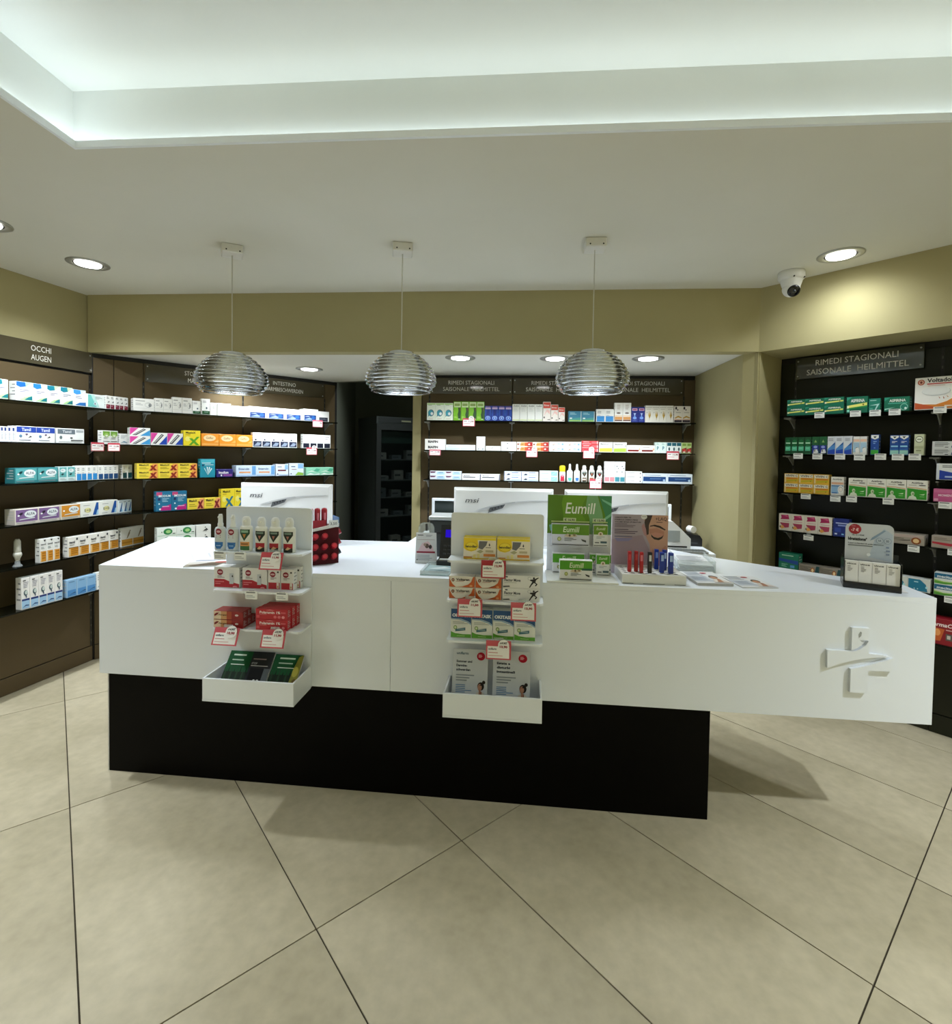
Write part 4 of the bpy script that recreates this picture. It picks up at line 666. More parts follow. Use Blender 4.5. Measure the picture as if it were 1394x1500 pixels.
ROWS = [
 ('L',1,'lens_teal',1,1,-0.1421,-0.0678,0.1145,'white lens carton with blue and teal waves'),
 ('L',1,'lens_blue',1,1,-0.0255,0.0645,0.1151,'white lens carton with wide deep blue wave'),
 ('L',1,'lens_sky',1,1,0.0660,0.1491,0.1141,'white lens carton with bright blue corner wave'),
 ('L',1,'lens_teal',2,1,0.1508,0.3109,0.1141,'white lens carton with teal corner wave'),
 ('L',1,'lens_low',1,1,0.3149,0.4008,0.1093,'white carton with blue waves top and bottom'),
 ('L',1,'mint_lens',1,1,0.4055,0.5392,0.0918,'white carton fading to mint with an eye'),
 ('L',1,'maroon_low',5,1,0.5443,0.7227,0.0959,'small white carton with maroon lower band'),
 ('L',2,'grey_slim',5,1,-0.1342,-0.0321,0.0898,'slim grey and white carton with navy tab'),
 ('L',2,'blue_head',2,1,-0.0295,0.1951,0.0969,'white carton with royal blue header'),
 ('L',2,'grey_head',1,1,0.2057,0.3874,0.0966,'white carton with dark grey header'),
 ('L',2,'green_round',2,1,0.5123,0.6400,0.0972,'white carton with green top medallion'),
 ('L',2,'white_wave',1,1,0.6514,0.7137,0.0800,'small white carton with blue wave'),
 ('L',3,'alfa_teal',2,1,-0.0372,0.2150,0.0932,'teal eye drop carton lettered ALFA'),
 ('L',3,'alfa_teal_s',2,1,0.2202,0.3244,0.0962,'small teal ALFA drop carton'),
 ('L',3,'sky_low',4,1,0.3299,0.4798,0.1000,'white carton with bright blue lower half'),
 ('L',3,'navy_low',4,1,0.4858,0.6416,0.0996,'white carton with navy lower half'),
 ('L',3,'teal_low',2,1,0.6740,0.7528,0.1011,'white carton with dark teal base'),
 ('L',4,'alfa_purple',2,1,-0.0394,0.2227,0.0936,'purple eye drop carton lettered ALFA'),
 ('L',4,'alfa_orange',1,1,0.2279,0.3575,0.0949,'orange eye drop carton lettered ALFA'),
 ('L',4,'blue_a',2,1,0.3594,0.6339,0.1006,'cream carton with tall blue letter A'),
 ('L',4,'blue_a_s',3,1,0.6361,0.7495,0.0909,'narrow pale carton with blue slash'),
 ('L',5,'orange_tall',3,1,0.0979,0.2204,0.1482,'tall white carton with orange lower half'),
 ('L',5,'orange_wide',5,1,0.2718,0.6393,0.1330,'white carton with amber lower half'),
 ('L',5,'gold_feather',2,1,0.6569,0.8544,0.1390,'white carton with gold base and feather'),
 ('L',5,'green_star',1,1,0.8605,0.9675,0.1285,'white carton with brown star and green base'),
 ('L',6,'blue_figure',5,1,-0.0067,0.2351,0.1942,'tall white carton with blue head drawing'),
 ('L',6,'sky_plain',3,1,0.2638,0.4640,0.1162,'pale blue carton with dark swoosh'),
 ('L',6,'white_wave',1,1,0.4690,0.5274,0.1206,'white carton half behind the counter'),
 ('BL',1,'white_swirl',1,1,0.0877,0.2203,0.0916,'wide white carton with grey swirl'),
 ('BL',1,'white_swirl_s',2,1,0.2221,0.3368,0.1025,'square white carton with grey swirl'),
 ('BL',1,'white_swirl_t',2,1,0.3391,0.4727,0.1206,'tall white carton with grey swirl'),
 ('BL',1,'green_base',1,1,0.4766,0.5379,0.1041,'short white carton with dark green base'),
 ('BL',1,'green_base',1,1,0.5408,0.6030,0.1258,'tall white carton with dark green base'),
 ('BL',1,'white_plain',3,1,0.6045,0.7606,0.0991,'plain white carton with faint print'),
 ('BL',1,'white_plain_w',1,1,0.7653,0.9040,0.0875,'low wide white carton with faint print'),
 ('BL',1,'navy_window',3,1,0.9074,1.3820,0.0950,'white carton with navy picture panel'),
 ('BL',1,'navy_window',1,1,1.3852,1.5276,0.1091,'taller white carton with dark blue panel'),
 ('BL',1,'navy_window_s',1,1,1.5310,1.6377,0.0953,'small white carton with black panel'),
 ('BL',2,'bioch_sky',1,2,0.0654,0.1945,0.1251,'pink and sky blue diagonal striped carton'),
 ('BL',2,'bioch_blue',2,1,0.1971,0.4122,0.0930,'pink and royal blue diagonal striped carton'),
 ('BL',2,'maalox_green',1,1,0.4137,0.5335,0.1198,'yellow carton with green X'),
 ('BL',2,'geffer',3,1,0.5409,0.9333,0.1003,'orange carton with cream oval'),
 ('BL',2,'navy_foot',5,1,0.9361,1.3243,0.1248,'white carton with dark navy foot'),
 ('BL',2,'black_foot',4,1,1.3770,1.6537,0.1261,'narrow white carton with black foot'),
 ('BL',3,'maalox_red_y',3,2,0.1086,0.5100,0.1116,'yellow carton with dark red X'),
 ('BL',3,'imod_teal',1,1,0.5326,0.6415,0.1472,'tall teal carton with white capsules'),
 ('BL',3,'imod_navy',1,1,0.6517,0.7775,0.0641,'low navy carton with white lettering'),
 ('BL',3,'enter_sky',2,1,0.8011,1.1272,0.0929,'pale blue carton with orange stripe'),
 ('BL',3,'enter_white',1,1,1.1350,1.2470,0.1024,'white and blue carton with dark red line'),
 ('BL',3,'enter_green',1,1,1.2545,1.3902,0.1106,'white and blue carton with green corner'),
 ('BL',3,'mint_wave',2,1,1.4137,1.6840,0.0731,'low mint green carton with white wave'),
 ('BL',4,'imod_pink',2,1,0.2277,0.4381,0.1490,'petrol blue carton with magenta band'),
 ('BL',4,'maalox_red',2,1,0.4409,0.6820,0.0844,'yellow and orange carton with dark red X'),
 ('BL',4,'maalox_blue',2,1,0.6866,0.8928,0.1528,'tall yellow carton with blue X'),
 ('BL',5,'green_pack',2,2,0.2353,0.4964,0.1267,'white carton with green leafy roundel'),
 ('BL',5,'fly_white',1,2,0.5028,0.6114,0.1256,'white carton with small dark fly'),
 ('BR',1,'teal_ring',3,1,-0.0342,0.1871,0.1460,'pale green carton with teal ring'),
 ('BR',1,'green_nose',4,1,0.1900,0.4501,0.1596,'bright green carton with white header'),
 ('BR',1,'blue_drop',4,1,0.4524,0.6801,0.1249,'royal blue carton with pale bell'),
 ('BR',1,'sebi',4,1,0.6835,0.9347,0.1413,'tall off-white carton with grey heading'),
 ('BR',1,'red_head',1,1,0.9364,1.0003,0.1623,'tallest white carton with red header'),
 ('BR',1,'red_head',1,1,1.0014,1.0619,0.1396,'middle white carton with red header'),
 ('BR',1,'red_head',1,1,1.0630,1.1166,0.1170,'shortest white carton with red header'),
 ('BR',1,'teal_grad',2,1,1.1468,1.3611,0.0875,'teal blue carton with lime base'),
 ('BR',1,'sky_low',2,1,1.3711,1.5156,0.1062,'white carton with sky blue lower half'),
 ('BR',1,'orange_bar',2,1,1.5183,1.6522,0.1588,'tall white carton with orange bars'),
 ('BR',1,'blue_pink',2,1,1.6549,1.7620,0.1251,'royal blue carton with pink header'),
 ('BR',1,'wheat',4,1,1.7636,1.9899,0.1386,'white carton with golden wheat leaf'),
 ('BR',1,'rose_gold',2,1,1.9943,2.1247,0.1354,'white carton with gold figure and black base'),
 ('BR',2,'biafin',1,2,-0.0485,0.1269,0.0920,'white carton lettered BIAFIN in black'),
 ('BR',2,'flat_blue',2,1,0.1298,0.3784,0.0458,'flat pale blue white carton'),
 ('BR',2,'slim_white',2,1,0.3876,0.4609,0.1171,'slim upright white carton'),
 ('BR',2,'flat_white',1,1,0.4666,0.5911,0.0388,'flat white carton with one grey line'),
 ('BR',2,'dot_white',1,2,0.5940,0.7219,0.0768,'white carton with two grey dots'),
 ('BR',2,'fargan',2,2,0.7253,0.9894,0.0771,'cream carton shading to dark red'),
 ('BR',2,'feather_blue',2,2,0.9939,1.2554,0.0823,'pale blue white carton with feathers'),
 ('BR',2,'red_pack',1,3,1.2588,1.3941,0.0927,'red and pink striped carton'),
 ('BR',2,'yellow_foot',1,1,1.3997,1.5112,0.0841,'white carton with yellow foot'),
 ('BR',2,'lime_foot',1,1,1.5156,1.6234,0.0839,'white carton with lime foot'),
 ('BR',2,'flat_red',2,1,1.6256,1.8486,0.0625,'low white carton with dark red bar'),
 ('BR',2,'mint_p',2,1,1.8513,1.9399,0.0890,'mint white carton with blue initial'),
 ('BR',2,'teal_head',3,1,1.9421,2.0590,0.0888,'white carton with dark teal header'),
 ('BR',2,'berry',2,1,2.0611,2.1399,0.0886,'green carton with red berries'),
 ('BR',3,'pink_blue',2,2,-0.0028,0.2641,0.0720,'white and sky blue carton with plum flash'),
 ('BR',3,'navy_line',2,1,0.2693,0.5896,0.0527,'white carton with black line and navy end'),
 ('BR',3,'blue_run',2,2,0.6221,0.9073,0.0786,'pale blue carton with dark figures'),
 ('BR',3,'mint_grid',1,2,0.9186,1.0694,0.0885,'white carton with mint right half'),
 ('BR',3,'rose_foot',2,1,1.4477,1.5311,0.1741,'tall white carton with rose foot'),
 ('BR',3,'aqua_foot',2,1,1.5322,1.6148,0.1739,'tall white carton with teal foot'),
 ('BR',3,'lines_white',1,3,1.6181,1.7520,0.0969,'flat white carton with grey line'),
 ('BR',3,'navy_panel',2,1,1.7547,2.1518,0.0808,'wide white carton with navy panel'),
 ('R',1,'aspirina',3,2,0.1075,0.4183,0.1029,'green carton lettered ASPIRINA with yellow band'),
 ('R',1,'aspirina_l',1,1,0.4307,0.5360,0.0974,'larger green ASPIRINA carton with yellow band'),
 ('R',1,'aspirina_s',1,1,0.5392,0.5952,0.0794,'small teal carton with pale swoosh'),
 ('R',1,'aspirina_w',1,1,0.6109,0.7249,0.0812,'green carton lettered ASPIRINA with white ring'),
 ('R',1,'voltadol',1,1,0.7445,0.9235,0.1773,'large white and orange carton lettered Voltadol'),
 ('R',2,'green_dark',4,1,0.1026,0.2532,0.1097,'dark green carton with mint label'),
 ('R',2,'cow',2,1,0.2562,0.3380,0.1109,'green over blue carton with white cow'),
 ('R',2,'blue_slope',3,1,0.3394,0.4670,0.1121,'white carton with slanting blue base'),
 ('R',2,'peach',2,1,0.4694,0.5378,0.1093,'pale carton with peach band and white tooth'),
 ('R',2,'blue_green',1,1,0.5547,0.5947,0.1192,'blue carton with green foot'),
 ('R',2,'blue_teal',2,1,0.6441,0.7283,0.1138,'blue carton with pale teal foot'),
 ('R',2,'sage',1,1,0.7511,0.7937,0.1168,'sage carton with oval white badge'),
 ('R',2,'grey_lines',1,2,0.8261,0.9204,0.0769,'white grey carton with printed lines'),
 ('R',3,'vivin',3,2,0.1041,0.3550,0.1238,'yellow orange carton lettered VIVIN C'),
 ('R',3,'artiglio',1,1,0.3647,0.4326,0.1126,'white carton with peach and blue bands'),
 ('R',3,'actigrip',4,1,0.4550,0.8151,0.1098,'white over green carton with ghostly figure'),
 ('R',3,'moment',1,1,0.8383,0.9280,0.0696,'raspberry pink carton lettered MOMENT'),
 ('R',4,'magenta',4,1,0.0795,0.3785,0.1089,'white carton with magenta banners'),
 ('R',4,'blue_night',1,1,0.3845,0.4664,0.1079,'dark blue carton beside the magenta cartons'),
 ('R',4,'orange_dot',1,1,0.6425,0.8101,0.0576,'flat grey beige carton with orange roundel'),
 ('R',4,'grey_red',1,1,0.8383,0.9382,0.0660,'flat grey carton with red stripe'),
 ('R',5,'green_blue',1,1,0.0868,0.2031,0.1069,'green carton with blue middle band'),
 ('R',5,'orange_dot_s',2,1,0.2062,0.4346,0.0513,'flat grey carton with small orange roundel'),
 ('R',5,'blue_soft',2,1,0.6501,0.8423,0.0727,'white carton with curved petrol blue front'),
 ('R',5,'mecitusa',1,2,0.8555,0.9511,0.1209,'blue white carton with green curve'),
 ('R',6,'thermacare',1,1,0.8220,0.9592,0.1401,'dark red carton with orange figure'),
]
place_rows(ROWS)
TAGS = [
 ('L',2,0.4689,0.0945,0.0109,0.0599,'red'),
 ('BL',2,-0.0306,0.0716,0.0088,0.0580,'red'),
 ('BL',1,1.5149,0.0983,0.0106,0.0633,'pink'),
 ('BL',2,1.4582,0.1027,0.0072,0.0674,'round'),
 ('BR',1,0.3220,0.1000,0.0193,0.0693,'round'),
 ('BR',2,0.0410,0.0954,0.0027,0.0487,'pink'),
 ('BR',2,0.8502,0.0927,0.0173,0.0660,'round'),
 ('BR',2,1.3165,0.0939,0.0240,0.0755,'round'),
 ('BR',2,1.9881,0.0986,0.0172,0.0691,'red'),
 ('BR',3,1.3759,0.0982,0.0276,0.0774,'round'),
 ('R',1,0.2962,0.0531,0.0125,0.0347,'w'),
 ('R',1,0.4807,0.0534,0.0126,0.0344,'w'),
 ('R',1,0.5745,0.0521,0.0113,0.0335,'w'),
 ('R',1,0.6635,0.0515,0.0119,0.0347,'w'),
 ('R',1,0.8542,0.0499,0.0133,0.0347,'w'),
 ('R',2,0.1857,0.0543,0.0062,0.0349,'w'),
 ('R',2,0.2925,0.0534,0.0050,0.0344,'w'),
 ('R',2,0.4105,0.0538,0.0057,0.0347,'w'),
 ('R',2,0.5079,0.0529,0.0029,0.0302,'w'),
 ('R',2,0.6062,0.0534,0.0074,0.0349,'w'),
 ('R',2,0.6853,0.0526,0.0066,0.0327,'w'),
 ('R',2,0.7582,0.0520,0.0081,0.0328,'w'),
 ('R',3,0.2362,0.0551,-0.0014,0.0324,'w'),
 ('R',3,0.3948,0.0517,-0.0027,0.0312,'w'),
 ('R',3,0.4764,0.0516,0.0013,0.0346,'w'),
 ('R',3,0.6501,0.0508,0.0025,0.0350,'w'),
 ('R',3,0.8899,0.0512,0.0011,0.0309,'w'),
 ('R',4,0.2588,0.0551,-0.0109,0.0302,'w'),
 ('R',4,0.7681,0.0536,-0.0013,0.0359,'w'),
 ('R',4,0.9295,0.0450,0.0031,0.0325,'w'),
 ('R',5,0.9279,0.0532,0.0042,0.0344,'w'),
]
clip_tags(TAGS)

# bottles standing among the cartons
BRX = [1.1073, 1.1684, 1.2273, 1.2870, 1.3477, 1.4113]
def bottle(name, label, loc, rot, cat, wd, h, body, cap, style, art, group=None, dp=0.75):
    """flattened bottle with shoulder, pump or cap, and a printed label"""
    t = thing(name, label, cat, loc, rot, group); r = wd/2; mb, mc = M(body, 0.35), M(cap, 0.3)
    b = MB(); hb = h*0.66
    if style == 'can':
        hb = h*0.62; b.lathe([(r*0.9,0), (r,0.003), (r,hb-0.006), (r*0.86,hb)], mb, 20, sy=dp)
        obj('bottle_body', b, t); b = MB(); b.lathe([(r*0.93,hb), (r*0.96,hb+0.002), (r*0.96,h-0.012), (r*0.8,h-0.003), (r*0.4,h)], mc, 20, sy=dp); obj('cap', b, t)
    elif style == 'pump':
        b.lathe([(r*0.92,0), (r,0.004), (r,hb-0.014), (r*0.8,hb-0.004), (r*0.42,hb)], mb, 20, sy=dp)
        obj('bottle_body', b, t); b = MB(); b.lathe([(r*0.46,hb), (r*0.46,hb+h*0.08), (r*0.38,hb+h*0.1), (r*0.34,h-0.008), (r*0.26,h)], mc, 16)
        b.box(-r*0.16, r*0.16, -r*0.62, 0, h-0.016, h-0.008, mc, 0.001); obj('spray_head', b, t)
    else:
        b.lathe([(r*0.92,0), (r,0.004), (r,hb), (r*0.9,hb+0.008), (r*0.6,hb+0.012)], mb, 20, sy=dp)
        obj('bottle_body', b, t); b = MB(); b.lathe([(r*0.66,hb+0.010), (r*0.68,h-0.016), (r*0.5,h-0.003), (r*0.3,h)], mc, 18, sy=dp)
        b.box(-r*0.2, r*0.2, -r*0.66, -r*0.3, h-0.024, h-0.014, mb, 0.001); obj('spray_cap', b, t)
    def wrap(x, yy, z):
        q = max(-0.97, min(0.97, x/r)); return (x, -r*dp*math.sqrt(1-q*q)+yy, z)
    b = MB(); lb = []
    for it in art:                      # cut the flat shapes into upright strips so that they follow the curve
        if it[0] == 'p':
            xs = [p[0] for p in it[1]]; n = 5; lo, hi = min(xs), max(xs)
            for i in range(n):
                a, c = lo+(hi-lo)*i/n, lo+(hi-lo)*(i+1)/n
                pl = [Vector(p) for p in it[1]]
                pl = clip(pl, V2(a, 9), V2(a, -9)); pl = clip(pl, V2(c, -9), V2(c, 9)) if len(pl) > 2 else pl
                if len(pl) > 2: lb.append(('p', [tuple(p) for p in pl], it[2]))
        else: lb.append(it)
    lay = 0; last = None
    for it in lb:
        draw(b, [it], wd, hb, -0.0003-0.00003*lay, fn=wrap); lay += 1
    obj('printed_label', b, t)
    return t
JUNGLE = lambda c: [P([(0.14,0.94),(0.14,0.76),(0.5,0.48),(0.86,0.76),(0.86,0.94)], '#23302c'), P([(0.3,0.80),(0.5,0.58),(0.7,0.80)], c), R(0.22,0.83,0.78,0.9,'#8a9a92'), R(0.16,0.10,0.84,0.42,c), R(0.22,0.2,0.78,0.3,'#e4d8cc'), R(0.16,0.02,0.84,0.10,'#1e2a24')]
for i, (u, wd, h, body, cap, st, art, lb) in enumerate((
    (BRX[0], 0.050, 0.135, '#eceeec', '#f0d020', 'can', [R(0.2,0.06,0.8,0.62,'#c42840'), R(0.32,0.5,0.68,0.72,'#e8909c'), Ls(0.3,0.76,0.7,0.9,1,'#8a4a50')], 'white aerosol can with yellow cap and red label'),
    (BRX[1], 0.048, 0.148, '#f0f2f1', '#f4f5f4', 'pump', [P([(0.2,0.36),(0.8,0.36),(0.74,0.14),(0.5,0.06),(0.26,0.14)], '#5cc0b0'), Ls(0.25,0.5,0.75,0.8,3,'#6c747c')], 'white pump spray with mint label patch'),
    (BRX[2], 0.048, 0.148, '#f0f2f1', '#f4f5f4', 'pump', [P([(0.2,0.36),(0.8,0.36),(0.74,0.14),(0.5,0.06),(0.26,0.14)], '#3f7cc4'), Ls(0.25,0.5,0.75,0.8,3,'#5c6478')], 'white pump spray with blue label patch'),
    (BRX[3], 0.047, 0.138, '#ecebe4', '#e6e6e0', 'cap', JUNGLE('#6c5848'), 'white spray bottle with dark shield and brown block'),
    (BRX[4], 0.047, 0.138, '#ecebe4', '#e6e6e0', 'cap', JUNGLE('#a0583c'), 'white spray bottle with dark shield and rust block'),
    (BRX[5], 0.047, 0.138, '#ecebe4', '#e6e6e0', 'cap', JUNGLE('#9c3434'), 'white spray bottle with dark shield and red block'))):
    bottle('spray_bottle', lb+', back right wall third shelf', WBR.at(u, 0.165, SH[3]+0.0003), WBR.rot, 'bottle', wd, h, body, cap, st, art, 'spray bottles on the back right wall third shelf')
# tester on its clear foot, left wall fifth shelf
t = thing('tester_bottle', 'pale slender tester on a clear foot, left wall fifth shelf', 'bottle', WL.at(0.0, 0.15, SH[5]+0.0003), WL.rot)
b = MB(); b.lathe([(0.024,0.0), (0.023,0.004), (0.014,0.014), (0.012,0.034)], m_clear, 18); obj('clear_foot', b, t)
b = MB(); b.lathe([(0.011,0.034), (0.013,0.046), (0.022,0.066), (0.021,0.078), (0.017,0.084)], M('#cfcfc4', 0.35), 18); obj('bottle_body', b, t)
b = MB(); b.lathe([(0.017,0.084), (0.018,0.088), (0.0165,0.150), (0.010,0.165)], M('#b9b9ae', 0.35), 18); obj('cap', b, t)
# blue and white box on the short extra shelf of the right wall's second bay
t = thing('glass_shelf', 'short extra glass shelf at the right edge of the right wall', 'shelf', WR.at(0, 0, 1.448), WR.rot)
b = MB(); b.prism([(0.845,-0.2), (1.55,-0.2), (1.55,-0.0135), (0.845,-0.0135)], -0.008, 0.0, m_shelf); obj('shelf_slab', b, t)
b = MB(); b.box(0.846, 0.858, -0.19, -0.0125, -0.016, -0.0085, m_steel); obj('bracket', b, t)
D['blue_cap'] = ('#e9ecee', [P([(0.1,0.02),(1,0.02),(1,0.34),(0.7,0.42),(0.1,0.6)], '#1f3fa8'), R(0.0,0.04,0.07,0.96,'#dfe6f2'), Ls(0.2,0.72,0.95,0.9,2,'#5c6068'), R(0.3,0.14,1,0.24,'#b4c8f0')])
o = obj('carton', carton_mesh('blue_cap', 0.115, 0.088, 0.06), None, WR.at(0.905, 0.19, 1.4482), WR.rot); tag(o, 'white and royal blue carton on the short extra shelf, right wall edge', 'carton')

# ------------------------------------------------------------------ the counter
CF = Frame((-1.743, 2.393), (2.755, -0.273))      # front of the dark plinth, left to right
CT = 1.003                                         # worktop height
def cpt(u, o, z): return CF.at(u, o, z)
t = thing('service_counter', 'long white counter with angled right end on a recessed black plinth', 'counter', CF.at(0, 0, 0), CF.rot)
def cl2(x, y):    # world plan point to counter coordinates
    v = Vector((x, y))-CF.o; return (v.dot(CF.t), -v.dot(CF.n))
OUT = [(-0.013,-0.04), (3.606,-0.04), cl2(1.885,2.22), cl2(1.717,2.341), cl2(1.311,2.748), cl2(1.14,2.99), cl2(-0.785,3.121), cl2(-1.913,3.145)]
INN = [(0.01,-0.0275), (3.59,-0.0275)]+[(OUT[2][0]-0.02, OUT[2][1]), (OUT[3][0]-0.02, OUT[3][1]-0.012), (OUT[4][0]-0.02, OUT[4][1]-0.012), (OUT[5][0]-0.02, OUT[5][1]-0.02), (OUT[6][0], OUT[6][1]-0.02), (OUT[7][0]+0.02, OUT[7][1]-0.02)]
b = MB(); b.prism(OUT, CT-0.019, CT, m_white); obj('worktop', b, t)
b = MB(); b.prism(INN, 0.494, CT-0.0195, m_white); obj('carcass', b, t)
for u0, u1 in ((-0.013, 1.3865), (1.388, 3.606)):
    b = MB(); b.box(u0, u1, -0.04, -0.0282, 0.491, CT-0.0193, m_white, 0.0008); obj('front_panel', b, t)
b = MB(); b.prism([(-0.013,-0.028), OUT[7], (OUT[7][0]+0.012, OUT[7][1]), (0.0,-0.028)][::-1], 0.491, CT-0.0193, m_white); obj('end_panel', b, t)
b = MB(); b.prism([(3.594,-0.028), (3.606,-0.028), OUT[2], (OUT[2][0]-0.012, OUT[2][1])], 0.491, CT-0.0193, m_white); obj('end_panel', b, t)
pl = MB(); pl.box(0.0, 2.768, 0.0, 0.60, 0.0, 0.4935, m_plinth, 0.001); obj('plinth', pl, t)
pe = MB(); pe.box(-0.006, -0.0005, 0.0, 0.60, 0.0, 0.4935, M('#cfd0cc', 0.4)); obj('plinth_edge_strip', pe, t)
# raised cross emblem in three pieces, cut by a swoosh and a small flame
em = MB(); y0, y1 = -0.054, -0.0402; mE = m_white
em.vprism([(3.287,0.778), (3.30,0.779), (3.316,0.786), (3.340,0.805), (3.350,0.822), (3.353,0.819), (3.353,0.772), (3.405,0.768), (3.432,0.762), (3.400,0.759), (3.350,0.754), (3.297,0.742), (3.240,0.724), (3.198,0.705), (3.196,0.778)], y0, y1, mE)
em.vprism([(3.287,0.782), (3.287,0.874), (3.353,0.874), (3.353,0.832), (3.343,0.824), (3.327,0.826), (3.318,0.822), (3.334,0.816), (3.318,0.800), (3.300,0.787)], y0, y1, mE)
em.vprism([(3.287,0.610), (3.287,0.706), (3.310,0.711), (3.353,0.724), (3.400,0.742), (3.445,0.758), (3.447,0.704), (3.353,0.702), (3.353,0.610)], y0, y1, mE)
em.vprism([(3.313,0.834), (3.311,0.848), (3.318,0.860), (3.323,0.856), (3.321,0.842)], y0-0.0008, y0+0.001, M('#9b9f9e', 0.4))
e = obj('cross_emblem', em, t)

# ------------------------------------------------------------------ the two display racks hooked on the counter front
RZ = [None, 1.110, 0.944, 0.778]
def rack(u0, u1, label):
    w = u1-u0; t = thing('display_rack', label, 'display rack', cpt((u0+u1)/2, 0.0405, 0.49), CF.rot, 'white display racks on the counter front')
    b = MB(); h = 1.296-0.49; r = 0.014; pts = [(-w/2,0), (w/2,0)]
    pts += [(w/2-r+r*math.cos(a), h-r+r*math.sin(a)) for a in (0, 0.5, 1.05, 1.57)]+[(-w/2+r+r*math.cos(a), h-r+r*math.sin(a)) for a in (1.57, 2.1, 2.64, 3.14)]
    b.vprism(pts, -0.010, -0.0005, m_white); obj('back_panel', b, t)
    for z in RZ[1:]:
        b = MB(); c = 0.012; d = 0.118
        b.prism([(-w/2,-0.0105), (-w/2,-d+c), (-w/2+c,-d), (w/2-c,-d), (w/2,-d+c), (w/2,-0.0105)], z-0.49-0.009, z-0.49, m_edge); obj('rack_shelf', b, t)
    d = 0.182
    b = MB(); b.box(-w/2, w/2, -d, -0.0105, -0.003, 0.006, m_edge); obj('tray_floor', b, t)
    b = MB(); b.box(-w/2, w/2, -d, -d+0.008, 0.0062, 0.095, m_edge, 0.001); obj('tray_front', b, t)
    for sx in (-1, 1):
        b = MB(); b.box(*(sorted((sx*w/2, sx*(w/2-0.008)))), -d+0.0082, -0.0105, 0.0062, 0.095, m_edge, 0.001); obj('tray_side', b, t)
    return t
rack(0.625, 1.027, 'white stepped display rack with spray bottles, left one on counter front')
rack(1.653, 2.050, 'white stepped display rack with yellow cartons, right one on counter front')

def big_tag(u, o, z, w, h, tilt, old, new, label, ink='#c8505c', name='price_tag'):
    t = thing('price_tag', label, 'price tag', cpt(u, o, z), CF.rot, 'red framed promotion tags on the display racks'); t.rotation_euler = (tilt, 0, CF.rot)
    b = MB(); b.box(-w/2, w/2, 0, 0.0015, -h, 0, M(ink, 0.4)); draw(b, [R(0.06,0.07,0.93,0.70,'#f1efed'), T('unifarm',0.10,0.50,0.42,0.62,'#4c5a66',0.03), Ls(0.1,0.30,0.6,0.38,1,'#c8787c'), Ls(0.1,0.14,0.86,0.22,1,'#d8a8aa')], w, h, 0, 0, -h); obj('price_card', b, t)
    b = MB(); rr = 0.225*w; cx = w*0.20; cz = -h*0.24
    b.vprism([(cx+rr*math.cos(a*math.pi/10), cz+rr*math.sin(a*math.pi/10)) for a in range(20)], -0.004, -0.0028, M('#f0eeec', 0.4))
    draw(b, [T(old,0.1,0.62,0.9,1.0,'#3a3a40',0.03), P([(0.0,0.72),(1.0,0.98),(1.0,1.06),(0.0,0.80)], '#3a3a40'), T(new,0,0,1,0.46,'#9c2430',0.05)], rr*1.35, rr*1.05, -0.0041, cx, cz-rr*0.48); obj('price_badge', b, t)
    b = MB(); b.box(-0.02, 0.02, 0.0018, 0.004, -0.01, 0.012, m_clear); obj('clip', b, t)
    return t
def small_tag(u, o, z, label):
    t = thing('price_tag', label, 'price tag', cpt(u, o, z), CF.rot, 'small white tags on the left display rack')
    obj('price_card', tag_mesh('w', 0.054, 0.034), t); b = MB(); b.box(-0.012, 0.012, 0.0013, 0.004, -0.012, 0.002, m_clear); obj('clip', b, t)
big_tag(0.905, 0.166, 1.118, 0.098, 0.074, -0.35, '15,90', '11,90', 'red framed 11,90 price tag under the spray bottles, left display rack', '#c4404c')
big_tag(0.708, 0.172, 0.788, 0.112, 0.074, -0.45, '14,90', '10,90', 'red framed 10,90 price tag below the brown cream cartons')
big_tag(0.918, 0.172, 0.788, 0.104, 0.074, -0.35, '15,90', '11,90', 'red framed 11,90 price tag below the bright red cartons')
big_tag(1.846, 0.168, 1.118, 0.100, 0.072, -0.12, '15,90', '12,90', 'dark red framed 12,90 price tag under the yellow cartons', '#a81c30')
big_tag(1.752, 0.168, 0.955, 0.102, 0.072, -0.15, '15,90', '11,50', 'red framed 11,50 price tag under the orange and white cartons')
big_tag(1.970, 0.168, 0.950, 0.102, 0.072, -0.15, '17,90', '13,90', 'red framed 13,90 price tag under the runner cartons, right display rack', '#cc5864')
big_tag(1.872, 0.170, 0.790, 0.102, 0.074, -0.15, '17,90', '13,90', 'red framed 13,90 price tag above the flyers, right display rack')
small_tag(0.665, 0.162, 1.112, 'small white price tag under the first blue spray, left display rack')
small_tag(0.757, 0.162, 1.112, 'small white price tag under the second and third sprays')
small_tag(0.808, 0.162, 0.946, 'small white price tag under the white and red cartons, left of two')
small_tag(0.945, 0.162, 0.946, 'small white price tag under the white and red cartons, right of two')

